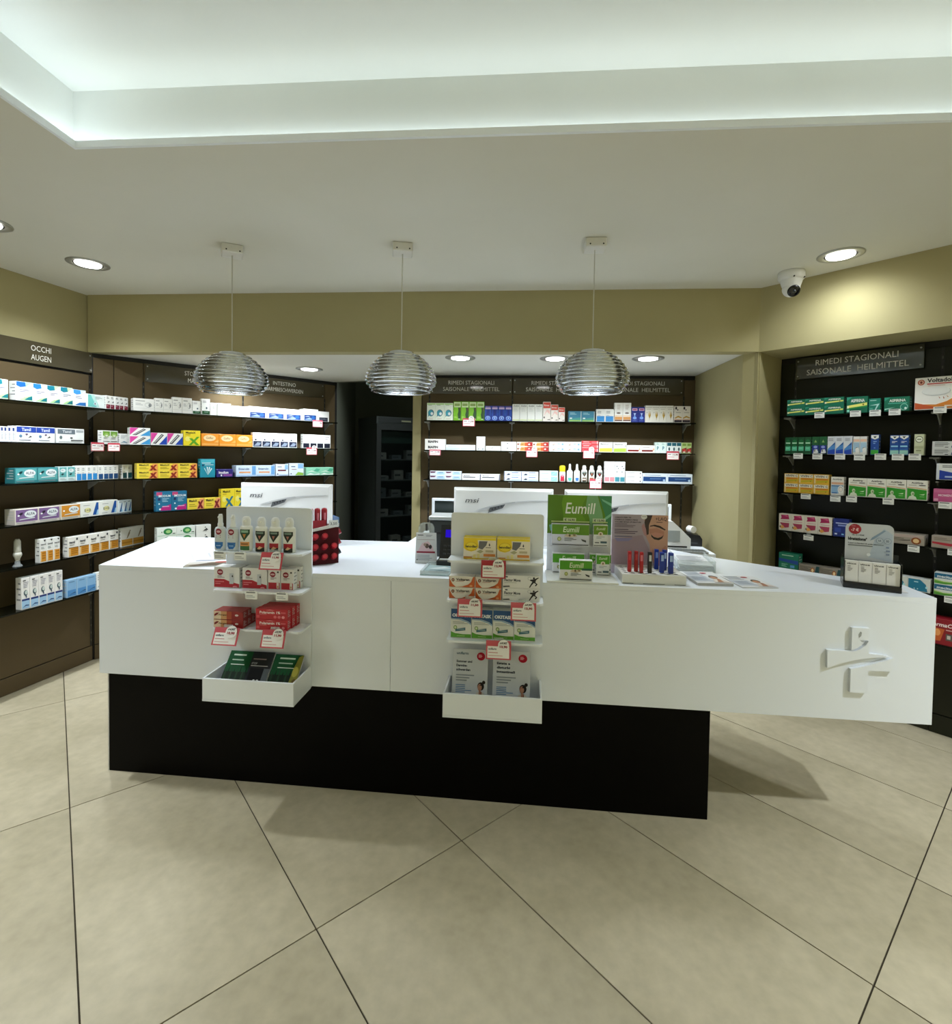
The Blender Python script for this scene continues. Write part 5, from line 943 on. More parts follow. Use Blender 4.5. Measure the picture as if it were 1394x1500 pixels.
AUT = [E(0.5,0.80,0.26,0.13,'#8c1830'), E(0.5,0.80,0.18,0.05,'#d8b4bc'), Ls(0.25,0.50,0.75,0.66,2,'#a890a4'), P([(0.14,0.36),(0.86,0.36),(0.84,0.20),(0.68,0.08),(0.32,0.08),(0.16,0.20)], '#2c6cb0'), R(0.3,0.2,0.7,0.23,'#a8cce8')]
JG = [P([(0.12,0.96),(0.12,0.78),(0.5,0.46),(0.88,0.78),(0.88,0.96)], '#1c4a34'), R(0.22,0.82,0.78,0.92,'#8cb49c'), P([(0.36,0.76),(0.5,0.58),(0.64,0.76)], '#c8843c'), R(0.14,0.24,0.86,0.42,'#dc9c5c'), R(0.14,0.06,0.86,0.24,'#3c7044'), R(0.22,0.30,0.78,0.36,'#8c5c30')]
JR = [P([(0.12,0.92),(0.12,0.76),(0.5,0.44),(0.88,0.76),(0.88,0.92)], '#16241e'), R(0.22,0.80,0.78,0.88,'#7c9488'), P([(0.38,0.72),(0.5,0.56),(0.62,0.72)], '#b87868'), R(0.14,0.20,0.86,0.40,'#a81c2c'), R(0.14,0.02,0.86,0.20,'#14201c'), P([(0.3,0.14),(0.5,0.26),(0.75,0.2),(0.5,0.12)], '#e0b88c')]
gl = 'insect sprays on the left display rack'
for i, (u, wd, h, st, art, lb) in enumerate(((0.640,0.052,0.158,'pump',AUT,'grey blue pump spray with red oval, leftmost on the left rack'), (0.698,0.052,0.156,'pump',AUT,'grey blue pump spray with red oval, second on the left rack'),
    (0.760,0.058,0.152,'cap',JG,'white spray bottle with green shield and orange band, left rack'), (0.829,0.056,0.150,'cap',JR,'white spray with black shield and red band, first of three'),
    (0.892,0.056,0.150,'cap',JR,'white spray with black shield and red band, middle of three'), (0.956,0.056,0.150,'cap',JR,'white spray with black shield and red band, last of three'))):
    bottle('spray_bottle', lb, cpt(u, 0.118, RZ[1]+0.0003), CF.rot, 'bottle', wd, h, '#d6dee2' if i < 2 else '#eef0ea', '#e9ecea', st, art, gl, 0.62)

def box_at(des, u0, u1, o, z, h, d, label, group=None, name='carton'):
    ob = obj(name, carton_mesh(des, u1-u0, h, d), None, cpt((u0+u1)/2, o, z+0.0003), CF.rot); return tag(ob, label, 'carton', group)
D['bite_w'] = ('#e6e7e6', [P([(0,0.02),(1,0.02),(1,0.2),(0.7,0.28),(0.4,0.42),(0,0.42)], '#b01c2c'), E(0.24,0.76,0.12,0.15,'#8c1830'), E(0.24,0.76,0.09,0.05,'#d8b4bc'), Ls(0.14,0.46,0.42,0.58,2,'#8c7c84'), Ls(0.05,0.12,0.4,0.32,2,'#d87880'), R(0.62,0.2,0.78,0.72,'#c4cad0'), E(0.74,0.58,0.03,0.05,INK), E(0.84,0.06,0.09,0.05,'#d88c94')])
D['bite_s'] = ('#e6e7e6', [R(0.02,0.02,0.98,0.34,'#b01c2c'), E(0.38,0.74,0.24,0.14,'#8c1830'), E(0.38,0.74,0.18,0.045,'#d8b4bc'), Ls(0.2,0.46,0.7,0.58,2,'#8c7c84'), R(0.72,0.05,0.92,0.38,'#e0d4d0'), R(0.76,0.82,0.9,0.9,INK), E(0.82,0.14,0.06,0.06,'#c49c5c')])
gb = 'white and red bite cartons on the left display rack'
box_at('bite_w', 0.612, 0.730, 0.122, RZ[2], 0.092, 0.065, 'wide white and red carton, left of two, left display rack', gb)
box_at('bite_w', 0.742, 0.855, 0.120, RZ[2], 0.092, 0.065, 'wide white and red carton, right of two, left display rack', gb)
box_at('bite_s', 0.859, 0.915, 0.118, RZ[2], 0.091, 0.045, 'narrow white and red carton beside the wide pair, left rack', gb)
box_at('bite_s', 0.919, 0.976, 0.120, RZ[2], 0.091, 0.038, 'narrow white and red carton, rightmost front one, left rack', gb)
box_at('bite_s', 0.932, 0.990, 0.080, RZ[2], 0.094, 0.026, 'narrow white and red carton standing behind the rightmost one', gb)
D['farg'] = ('#8c1a1c', [P([(0,0.0),(0.25,0),(0.25,1),(0,1)], '#e2cdb0'), P([(0.25,0),(0.45,0),(0.45,1),(0.25,1)], '#c89664'), P([(0.45,0),(0.62,0),(0.62,1),(0.45,1)], '#a8482c'), T('Fargan',0.18,0.42,0.46,0.66,'#4a2c1c',0.02), P([(0.03,0.35),(0.14,0.6),(0.18,0.82),(0.1,0.8),(0.02,0.6)], '#7c1418'), E(0.80,0.56,0.06,0.13,'#dccccc')])
D['polar'] = ('#b8202c', [T('Polaramin 1%',0.12,0.56,0.78,0.82,'#f0e4e4',0.03), P([(0.3,0.88),(0.45,0.98),(0.6,0.9)], '#e08c90'), Ls(0.12,0.44,0.5,0.50,1,'#e4a8ac'), E(0.62,0.26,0.05,0.14,'#d86c74'), E(0.75,0.26,0.05,0.14,'#d86c74'), E(0.88,0.26,0.05,0.14,'#e4949a'), R(0.02,0.14,0.12,0.4,'#d0505c'), R(0.8,0.62,0.96,0.78,'#d05c64')])
gf, gp = 'brown red cream cartons on the left display rack', 'bright red cream cartons on the left display rack'
for j in range(3):
    for r in range(2):
        pw = ('front','middle','back')[j]+' '+('lower','upper')[r]
        if j < 3 and not (j == 2 and r == 1): box_at('farg', 0.632, 0.766, 0.155-0.0345*j, RZ[3]+0.0375*r, 0.0365, 0.034, 'cream to dark red carton, %s of the left stack, left display rack' % pw, gf)
        box_at('polar', 0.824+0.004*j, 0.966+0.004*j, 0.155-0.0345*j, RZ[3]+0.0465*r, 0.0455, 0.034, 'bright red carton, %s of the right stack, left display rack' % pw, gp)
D['lenodiar'] = ('#efe7d8', [R(0,0.90,1,1,'#f2d827'), P([(0,1),(0,0.52),(0.08,0.40),(0.24,0.35),(0.38,0.42),(0.46,0.58),(0.44,0.86),(0.42,1)], '#f0d020'), E(0.24,0.60,0.19,0.21,'#c8a414'), E(0.24,0.60,0.175,0.195,'#f4dc3c'), T('lenodiar',0.06,0.54,0.42,0.66,'#4a4420',0.04), P([(0.48,0.86),(0.74,0.86),(0.70,0.66),(0.58,0.46),(0.46,0.52)], '#6e6f72'), P([(0.80,0.62),(0.775,0.68),(0.80,0.78),(0.825,0.68)], '#2c2c2c'), Ls(0.68,0.50,0.95,0.58,1,'#8c8474'), R(0.68,0.34,0.92,0.44,'#c8bc9c'), P([(0.40,0.36),(0.52,0.46),(0.62,0.38),(0.52,0.28)], '#b8b48c'), R(0.62,0.14,0.98,0.26,'#dc8c44'), R(0.0,0.06,0.26,0.11,'#c87c1c'), R(0,0.0,1,0.05,'#e8c018'), R(0.3,0.06,0.38,0.22,'#f0e4a0'), R(0.42,0.06,0.5,0.26,'#f0e4a0')])
gy = 'yellow topped cartons on the right display rack'
for k in (0, 1):
    ob = box_at('lenodiar', 1.716+0.140*k, 1.853+0.140*k, 0.122, RZ[1], 0.090, 0.060, 'white carton with yellow top and round yellow logo, %s of two' % ('left','right')[k], gy)
    lid = MB(); lid.box(-0.0682, 0.0682, 0.0005, 0.0595, 0.0900, 0.0908, M('#f2d827', 0.4)); l2 = obj('yellow_lid', lid, ob); l2['label'] = 'bright yellow lid of the carton'
D['volta'] = ('#e6e2da', [P([(0,1),(0,0.0),(0.26,0.0),(0.12,0.3),(0.03,0.7)], '#c85c20'), P([(0.62,0.0),(1,0.0),(1,1),(0.94,1),(0.86,0.5)], '#c85c20'), P([(0.26,0.0),(0.62,0.0),(0.80,0.3),(0.72,0.12),(0.5,0.04)], '#c85c20'), E(0.15,0.66,0.06,0.16,'#5c2c20'), E(0.15,0.66,0.03,0.09,'#c8a48c'), T('Voltaren',0.27,0.60,0.80,0.84,'#3a2c2c',0.03), Ls(0.27,0.48,0.78,0.56,1,'#b87c6c'), E(0.86,0.14,0.06,0.1,'#e0a06c')])
D['flector'] = ('#e9eaea', [T('Flector Move',0.04,0.50,0.48,0.74,'#2c3440',0.03), Ls(0.04,0.36,0.6,0.42,1,'#8c9098'), E(0.10,0.88,0.04,0.05,'#24304a'), P([(0.02,0.04),(0.2,0.08),(0.18,0.16),(0.0,0.12)], '#24262c'), E(0.84,0.84,0.028,0.07,'#1c1c20'), P([(0.78,0.72),(0.86,0.78),(0.96,0.92),(0.97,0.86),(0.90,0.70),(0.88,0.52),(0.94,0.36),(0.90,0.20),(0.87,0.22),(0.90,0.38),(0.84,0.46),(0.78,0.26),(0.74,0.06),(0.71,0.08),(0.76,0.34),(0.80,0.56),(0.74,0.62),(0.72,0.74),(0.74,0.74)], '#1c1c20'), E(0.72,0.8,0.05,0.14,'#c4c8cc'), E(0.72,0.8,0.035,0.10,'#e9eaea')])
for r in range(2):
    for c in range(2): box_at('volta', 1.658+0.111*c, 1.767+0.111*c, 0.128, RZ[2]+0.0475*r, 0.0465, 0.045, 'orange and white carton, %s %s of four, right display rack' % (('lower','upper')[r], ('left','right')[c]), 'orange and white cartons on the right display rack')
    box_at('flector', 1.882, 2.036, 0.130, RZ[2]+0.0540*r, 0.0530, 0.045, 'white carton with black running figures, %s of two' % ('lower','upper')[r], 'runner cartons on the right display rack')
D['okitask'] = ('#e3e7e2', [P([(0,1),(0,0.67),(0.5,0.66),(0.85,0.58),(1,0.5),(1,1)], '#174f86'), T('OKITASK',0.06,0.72,0.96,0.84,'#e8eef2',0.05), P([(0,0.66),(0.5,0.65),(0.85,0.57),(1,0.49),(1,0.46),(0.8,0.55),(0.4,0.63),(0,0.64)], '#7cacd0'), Ls(0.1,0.46,0.85,0.56,2,'#a9b0b0'), P([(0,0.02),(1,0.02),(1,0.14),(0.6,0.13),(0.2,0.16),(0,0.22)], '#58a02c'), Ls(0.3,0.05,0.7,0.08,1,'#c4e0a0'), P([(0.22,0.22),(0.72,0.27),(0.72,0.37),(0.22,0.31)], '#3c6c7c'), E(0.22,0.36,0.09,0.07,'#6c8c3c'), E(0.22,0.36,0.06,0.045,'#c8dcb0'), Ls(0.3,0.28,0.66,0.32,1,'#b8ccd0')])
for c in range(4): box_at('okitask', 1.668+0.0885*c, 1.755+0.0885*c, 0.130, RZ[3], 0.124, 0.040, 'blue topped white carton with green foot, %s of four, right display rack' % ('leftmost','second','third','rightmost')[c], 'blue topped cartons on the right display rack')

# leaflets: a small sheaf standing in the tray, leaning back
def sheaf(u, w, h, o0, z0, lean, art, base, label, name='leaflet', group=None, side='#e8e8e4', th=0.006):
    ob = thing(name, label, 'leaflet', cpt(u, o0, z0), CF.rot, group); ob.rotation_euler = (lean, 0, CF.rot)
    b = MB(); b.box(-w/2, w/2, 0.0006, th, 0, h, M(side, 0.6))
    for k in range(1, 4): b.box(-w/2-0.0006, w/2+0.0004, th*k/4, th*k/4+0.0005, 0.001, h-0.001*k, M('#c9cac6', 0.6))
    obj('paper_sheaf', b, ob)
    b = MB(); b.box(-w/2, w/2, 0, 0.0006, 0, h, M(base, 0.7, 0.0, 0.2)); draw(b, art, w, h, 0, rough=0.7); obj('cover', b, ob); return ob
FOREST = [R(0,0,1,0.52,'#1c2a1c'), P([(0,0.0),(0,0.30),(0.15,0.36),(0.3,0.26),(0.5,0.34),(0.65,0.2),(0.8,0.3),(1,0.2),(1,0)], '#7c8c44')]+[P([(x-0.03,0.5),(x,0.60+0.05*(i % 3)),(x+0.03,0.5),(x+0.04,0.26),(x-0.04,0.26)], ('#24402c','#16281c')[i % 2]) for i, x in enumerate((0.08,0.2,0.33,0.45,0.58,0.7,0.82,0.93))]+[E(0.3,0.16,0.12,0.07,'#a4b05c'), E(0.62,0.12,0.1,0.08,'#8c9c50'), Ls(0.2,0.84,0.8,0.92,1,'#c4d8c8'), Ls(0.2,0.74,0.75,0.80,1,'#a8c4b0'), Ls(0.2,0.65,0.85,0.69,1,'#dce8dc')]
gt = 'leaflets in the left rack tray'
sheaf(0.714, 0.108, 0.19, 0.190, 0.502, -0.72, FOREST, '#14502c', 'dark green forest leaflet, left of three in the left rack tray', 'leaflet', gt)
sheaf(0.820, 0.100, 0.19, 0.194, 0.504, -0.72, [R(0.35,0,1,0.62,'#5c6468'), R(0.10,0.22,0.72,0.62,'#101214'), R(0.0,0,0.95,0.22,'#7c8488'), E(0.42,0.34,0.06,0.03,'#d8dce0'), E(0.58,0.34,0.06,0.03,'#d8dce0'), Ls(0.1,0.78,0.9,0.84,1,'#8c7c7c'), T('STOP',0.08,0.70,0.34,0.75,'#a8b0b4',0.02), Ls(0.08,0.64,0.95,0.68,1,'#c8ccd0')], '#24282c', 'black and grey leaflet between the two green forest leaflets', 'leaflet', gt)
sheaf(0.938, 0.130, 0.185, 0.190, 0.502, -0.72, FOREST+[P([(0.72,0.3),(1,0.2),(1,1),(0.86,0.95),(0.78,0.7)], '#8c8a3c'), E(0.86,0.6,0.1,0.12,'#b8b04c'), E(0.9,0.36,0.08,0.08,'#6c5c34')], '#14502c', 'dark green forest leaflet with yellow leaves, right of three', 'leaflet', gt)
def woman(x, y, s):   # seated portrait printed on the leaflet: dark hair with a bun, light jacket
    q = lambda a, b: (x+a*s, y+b*s)
    e = lambda a, b, rx, ry, c: ('p', [(x+(a+rx*math.cos(2*math.pi*k/14))*s, y+(b+ry*math.sin(2*math.pi*k/14))*s) for k in range(14)], c)
    return [P([q(-0.35,0),q(0.42,0),q(0.45,0.34),q(0.22,0.50),q(-0.1,0.48),q(-0.26,0.3)], '#cdc6ba'), P([q(0.02,0.04),q(0.2,0.04),q(0.18,0.5),q(0.02,0.52)], '#8c5a44'), e(0.12,0.70,0.21,0.165,'#2a2422'), e(0.30,0.86,0.10,0.07,'#2a2422'), e(0.06,0.66,0.13,0.14,'#b4836a'), P([q(-0.05,0.70),q(0.2,0.80),q(0.22,0.72),q(0.02,0.74)], '#2a2422'), P([q(-0.4,0.0),q(-0.28,0.1),q(0.2,0.06),q(0.2,-0.02)], '#7c4c3a'), P([q(0.0,0.30),q(0.12,0.32),q(0.12,0.58),q(0.02,0.56)], '#a87860')]
def flyer_art(lines):
    a = [R(0,0,1,0.16,'#cdccca'), T('unifarm',0.10,0.90,0.44,0.95,'#46606e',0.03), E(0.80,0.88,0.12,0.075,'#a8182c'), Ls(0.73,0.85,0.87,0.91,3,'#e4b4b8')]
    for i, s in enumerate(lines): a.append(T(s, 0.10, 0.755-0.075*i, 0.10+min(0.66, 0.045*len(s)), 0.80-0.075*i, '#3c4450', 0.04))
    return a+[Ls(0.1,0.40,0.62,0.54,3,'#8c949c'), Ls(0.1,0.20,0.55,0.36,5,'#5c82ac')]+woman(0.76, 0.02, 0.46)
gq = 'leaflets in the right rack tray'
sheaf(1.751, 0.148, 0.222, 0.140, 0.502, -0.20, flyer_art(['Sommer und', 'Darmbe-', 'schwerden']), '#c6cbd0', 'pale leaflet with seated woman headed Sommer und Darmbeschwerden', 'leaflet', gq)
sheaf(1.925, 0.155, 0.222, 0.140, 0.502, -0.20, flyer_art(['Estate e', 'disturbi', 'intestinali']), '#c6cbd0', 'pale leaflet with seated woman headed Estate e disturbi intestinali', 'leaflet', gq)

# ------------------------------------------------------------------ things on the worktop
def on_top(u, o, dz=0.0003): return cpt(u, o, CT+dz)
# all-in-one monitors seen from behind
def monitor(u, label):
    w, h = 0.556, 0.335; t = thing('monitor', label, 'monitor', on_top(u, -0.60), CF.rot, 'white monitors standing on the counter')
    z0 = 1.360-CT-h; ms = M('#dcdddb', 0.22); mg = M('#55585a', 0.4)
    b = MB(); b.box(-w/2, w/2, 0.018, 0.034, z0, z0+h, M('#e8e9e7', 0.25), 0.003); fr = obj('screen_frame', b, t)
    b = MB(); b.box(-w/2+0.012, w/2-0.012, 0.0342, 0.0348, z0+0.012, z0+h-0.012, M('#0c0e10', 0.1)); obj('screen', b, fr)
    b = MB(); k = 0.006
    b.faces([(-w/2+k,0.018,z0+k),(w/2-k,0.018,z0+k),(w/2-k,0.018,z0+h-k),(-w/2+k,0.018,z0+h-k),(-w/2+0.014,0.0,z0+0.02),(w/2-0.014,0.0,z0+0.02),(w/2-0.014,0.004,z0+h-0.016),(-w/2+0.014,0.004,z0+h-0.016)],
            [(4,5,6,7),(0,1,5,4),(1,2,6,5),(2,3,7,6),(3,0,4,7)], ms); sh = obj('rear_shell', b, t)
    X = lambda q: -w/2+q; Z = lambda q: z0+h+q
    b = MB(); b.vprism([(X(0.205),Z(-0.109)), (X(0.195),Z(-0.139)), (X(0.277),Z(-0.110)), (X(0.291),Z(-0.088))], -0.0022, 0.004, mg)
    for q in range(4): b.box(X(0.215+0.017*q), X(0.223+0.017*q), -0.003, -0.002, Z(-0.122+0.006*q), Z(-0.112+0.006*q), M('#2c2e30', 0.4))
    obj('port_recess', b, sh)
    b = MB(); sw = [(0.127,-0.124), (0.165,-0.112), (0.205,-0.100), (0.291,-0.080), (0.345,-0.072), (0.345,-0.079), (0.291,-0.088), (0.205,-0.108), (0.165,-0.119)]
    b.vprism([(X(p), Z(q)) for p, q in sw], -0.003, 0.004, M('#b4b6b6', 0.3)); obj('shell_crease', b, sh)
    b = MB(); b.vprism([(X(0.345),Z(-0.072)), (X(0.42),Z(-0.064)), (X(0.532),Z(-0.060)), (X(0.532),Z(-0.063)), (X(0.42),Z(-0.068)), (X(0.345),Z(-0.077))], -0.0015, 0.004, M('#c4c6c6', 0.3)); obj('shell_groove', b, sh)
    b = MB(); draw(b, [T('msi',0,0,1,1,'#5c5f62',0.01,0.25)], 0.080, 0.026, 0.0012, X(0.105), Z(-0.084)); obj('logo', b, sh)
    b = MB(); b.box(-0.04, 0.04, -0.012, 0.016, 0.006, z0+0.10, ms, 0.004); obj('stand_neck', b, t)
    b = MB(); b.prism([(-0.12,-0.09), (0.12,-0.09), (0.14,0.02), (0.12,0.10), (-0.12,0.10), (-0.14,0.02)], 0, 0.006, ms); obj('stand_foot', b, t)
monitor(0.576, 'white monitor seen from behind, leftmost of three on the counter')
monitor(1.846, 'white monitor seen from behind, middle of three on the counter')
monitor(2.463, 'white monitor seen from behind, rightmost of three on the counter')

# red lip balm stand
th = CF.rot+math.radians(38)
t = thing('lip_balm_stand', 'dark red lip balm stand beside the left monitor', 'display stand', on_top(0.962, -0.192), th)
mr, mk = M('#46070f', 0.6, 0.0, 0.2), M('#9c1426', 0.3)
b = MB(); b.box(-0.075, 0.075, -0.065, 0.070, 0, 0.178, mr, 0.002); obj('stand_body', b, t)
b = MB(); b.vprism([(-0.075,0.160), (0.072,0.182), (0.072,0.198), (-0.075,0.172)], -0.075, -0.066, M('#d8d4cc', 0.4)); obj('header_strip', b, t)
b = MB(); b.box(0.022, 0.068, -0.078, -0.0755, 0.180, 0.214, M('#dfe2e2', 0.4)); draw(b, [T('3,50',0.15,0.25,0.85,0.7,'#6c7078',0.02)], 0.046, 0.034, -0.078, 0.045, 0.180); obj('price_card', b, t)
for k in range(3):
    b = MB(); b.lathe([(0.004,0.178), (0.014,0.180), (0.014,0.262), (0.012,0.270), (0.004,0.273)], mk, 14, cx=-0.058+0.033*k, cy=-0.045); obj('balm_tube', b, t)
    b = MB(); b.box(-0.062+0.033*k, -0.054+0.033*k, -0.0602, -0.0588, 0.20, 0.25, M('#d87c90', 0.4)); obj('tube_label', b, t)
b = MB(); b.box(-0.075, 0.012, -0.064, -0.0615, 0.1785, 0.215, M('#a02038', 0.3)); obj('front_lip', b, t)
for r, n in ((0, 3), (1, 3), (2, 2)):
    for k in range(n):
        b = MB(); x = -0.042+0.045*k; z = 0.036+0.050*r
        b.tube((x, -0.060, z-0.004), (x, -0.084, z+0.006), 0.0145, mk, 14); b.tube((x, -0.0835, z+0.0058), (x, -0.0848, z+0.0064), 0.010, M('#c02c38', 0.35), 12); obj('balm_tube', b, t)
for r in range(3):                       # right flank
    for k in range(2):
        b = MB(); y = -0.02+0.05*k; z = 0.045+0.050*r
        b.tube((0.070, y, z-0.004), (0.094, y, z+0.008), 0.015, mk if r else M('#26282a', 0.3), 12); obj('balm_tube', b, t)
b = MB(); b.box(0.080, 0.0825, -0.045, 0.055, 0.176, 0.222, M('#3c74b4', 0.4)); b.box(0.0745, 0.0815, -0.004, 0.014, 0.15, 0.20, M('#3c74b4', 0.4))
lt, fs = text_mesh('i', 0.03, 0.0); b.faces([(0.0832, 0.0-0.004+0.008*a, 0.190+0.022*q) for a, q in lt], fs, M('#e4ecf4', 0.4)); obj('blue_card', b, t)

# papers left of the rack
def flat_paper(u, o, w, d, rot, z, th, art, base, label, cat='brochure', name='brochure', group=None):
    t = thing(name, label, cat, on_top(u, o, 0.0003+z), CF.rot+rot, group)
    b = MB(); b.box(-w/2, w/2, -d/2, d/2, 0, th-0.0006, M('#dcdcd8', 0.6))
    n = max(2, int(th/0.002))
    for k in range(1, n): b.box(-w/2-0.0005, w/2+0.0006, -d/2-0.0006, d/2, th*k/n-0.0002, th*k/n+0.0002, M('#6c6a66', 0.6))
    obj('pages', b, t)
    b = MB(); b.box(-w/2, w/2, -d/2, d/2, th-0.0006, th, M(base, 0.35))
    draw(b, art, w, d, -th, fn=lambda x, yy, z: (x, z-d/2, -yy), rough=0.35); obj('cover', b, t); return t
MAG = [R(0,0,1,0.28,'#8c8478'), R(0,0.62,1,1,'#e6e8ee'), P([(0.1,0.1),(0.5,0.5),(0.9,0.3),(0.95,0.02),(0.1,0.02)], '#54483c'), E(0.7,0.5,0.14,0.12,'#a8524c'), Ls(0.1,0.70,0.8,0.9,3,'#9ca4b8')]
flat_paper(0.475, -0.075, 0.21, 0.148, 0.35, 0.0, 0.005, MAG, '#c8c4bc', 'open magazine nearest the counter edge left of the left rack', 'magazine', 'magazine')
flat_paper(0.42, -0.27, 0.21, 0.297, -0.9, 0.0, 0.003, [Ls(0.1,0.2,0.9,0.9,9,'#b8bcc8'), R(0.1,0.92,0.5,0.96,'#8c94ac')], '#e4e6ec', 'printed white sheet lying behind the magazine by the left rack', 'paper', 'paper_sheet')
flat_paper(0.56, -0.235, 0.21, 0.15, 0.15, 0.0033, 0.006, [R(0,0,1,0.4,'#a4aab4'), Ls(0.1,0.5,0.9,0.9,4,'#848c9c')], '#c4c8d0', 'grey blue folded leaflet on the white sheet, left rack', 'leaflet', 'leaflet')

# pouch, card terminal, printer and coin tray by the right rack
t = thing('hanging_pack', 'white carded pack with clear rounded top beside the card terminal', 'pack', on_top(1.482, -0.262), CF.rot+0.05)
b = MB(); b.faces([(-0.053,-0.012,0),(0.053,-0.012,0),(0.050,-0.002,0.150),(-0.050,-0.002,0.150),(-0.053,0.026,0),(0.053,0.026,0),(0.050,0.004,0.150),(-0.050,0.004,0.150)], [(0,1,2,3),(5,4,7,6),(0,3,7,4),(1,5,6,2),(3,2,6,7),(0,4,5,1)], M('#d6d8da', 0.35))
draw(b, [R(0.08,0.92,0.36,0.945,'#2c3038'), Ls(0.5,0.88,0.92,0.94,2,'#7c8490'), R(0.06,0.78,0.94,0.79,'#8c6870'), R(0.04,0.34,0.96,0.40,'#8c1c38'), P([(0.1,0.4),(0.3,0.66),(0.6,0.74),(0.85,0.55),(0.9,0.4)], '#d8bcc4'), E(0.55,0.58,0.10,0.08,'#5c4840'), E(0.72,0.55,0.08,0.07,'#2c2424'), E(0.45,0.62,0.07,0.05,'#9c8478'), Ls(0.08,0.08,0.9,0.28,4,'#9ca4ac'), R(0.05,0.1,0.1,0.14,INK)], 0.100, 0.148, -0.0125, fn=lambda x, yy, z: (x, yy+0.0105*z/0.15, z))
obj('printed_card', b, t)
b = MB(); b.vprism([(-0.040,0.150),(0.040,0.150),(0.040,0.178),(0.032,0.194),(0.018,0.202),(-0.018,0.202),(-0.032,0.194),(-0.040,0.178)], 0.0, 0.0012, m_clear); b.vprism([(-0.004,0.16),(0.006,0.16),(0.006,0.195),(-0.004,0.195)], -0.001, 0.0, M('#2c3034', 0.3)); obj('clear_hanger', b, t)
t = thing('card_terminal', 'black card terminal with glowing blue screen beside the right rack', 'card terminal', on_top(1.600, -0.245), CF.rot)
b = MB(); b.box(-0.055, 0.055, -0.05, 0.06, 0, 0.028, M('#0a0a0c', 0.3), 0.004); obj('terminal_base', b, t)
b = MB(); b.faces([(-0.044,-0.03,0.028),(0.044,-0.03,0.028),(0.044,0.03,0.19),(-0.044,0.03,0.19),(-0.044,0.02,0.028),(0.044,0.02,0.028),(0.044,0.055,0.185),(-0.044,0.055,0.185)], [(0,1,2,3),(5,4,7,6),(0,3,7,4),(1,5,6,2),(3,2,6,7),(0,4,5,1)], M('#0d0d10', 0.3))
hd = obj('terminal_body', b, t)
def tilt(x, yy, z): q = (z-0.028)/0.162; return (x, -0.03+0.06*q+yy, z)
b = MB(); draw(b, [R(0.1,0.5,0.96,0.98,'#050507')], 0.08, 0.14, -0.0003, 0, 0.04, fn=tilt); b.poly([tilt(x, -0.0012, z) for x, z in ((-0.020,0.132),(0.034,0.132),(0.034,0.168),(-0.020,0.168))], emit('blue_screen', (0.03, 0.01, 0.7), 0.75)); obj('terminal_screen', b, hd)
b = MB()
for i in range(3):
    for j in range(3): 
        z = 0.05+0.018*j; q = (z-0.028)/0.162; b.box(-0.026+0.02*i, -0.012+0.02*i, -0.034+0.06*q, -0.029+0.06*q, z, z+0.010, M('#2a2a2e', 0.4))
obj('keypad', b, hd)
b = MB(); b.box(-0.04, 0.044, -0.045, -0.012, 0.0285, 0.034, M('#c8c8c8', 0.3), 0.001); obj('card_slot', b, t)
t = thing('receipt_printer', 'dark receipt printer with pale lid behind the card terminal', 'printer', on_top(1.535, -0.50), CF.rot)
b = MB(); b.box(-0.07, 0.07, -0.08, 0.09, 0, 0.192, M('#2c3232', 0.35), 0.006); obj('printer_body', b, t)
b = MB(); b.box(-0.072, 0.072, -0.082, 0.092, 0.1925, 0.214, M('#b4bab8', 0.3), 0.004); obj('printer_lid', b, t)
b = MB(); b.box(-0.05, 0.05, -0.083, -0.0805, 0.12, 0.132, M('#0c0e0e', 0.4)); obj('paper_slot', b, t)
t = thing('coin_tray', 'clear glass coin tray on the counter edge left of right rack', 'tray', on_top(1.578, -0.103), CF.rot)
b = MB(); b.box(-0.072, 0.072, -0.10, 0.105, 0, 0.004, M('#9fb4b4', 0.12)); draw(b, [P([(0.1,0.2),(0.5,0.5),(0.9,0.4),(0.9,0.15)], '#5c7474'), P([(0.1,0.6),(0.6,0.85),(0.9,0.7),(0.4,0.6)], '#d4dede'), Ls(0.15,0.3,0.85,0.5,3,'#7c9090')], 0.13, 0.19, -0.004, fn=lambda x, yy, z: (x, z-0.095, -yy), rough=0.12); obj('tray_floor', b, t)
for x0, x1, y0, y1 in ((-0.072,0.072,-0.10,-0.092), (-0.072,0.072,0.097,0.105), (-0.072,-0.064,-0.0918,0.0968), (0.064,0.072,-0.0918,0.0968)):
    b = MB(); b.box(x0, x1, y0, y1, 0.0042, 0.020, m_clear, 0.001); obj('tray_rim', b, t)

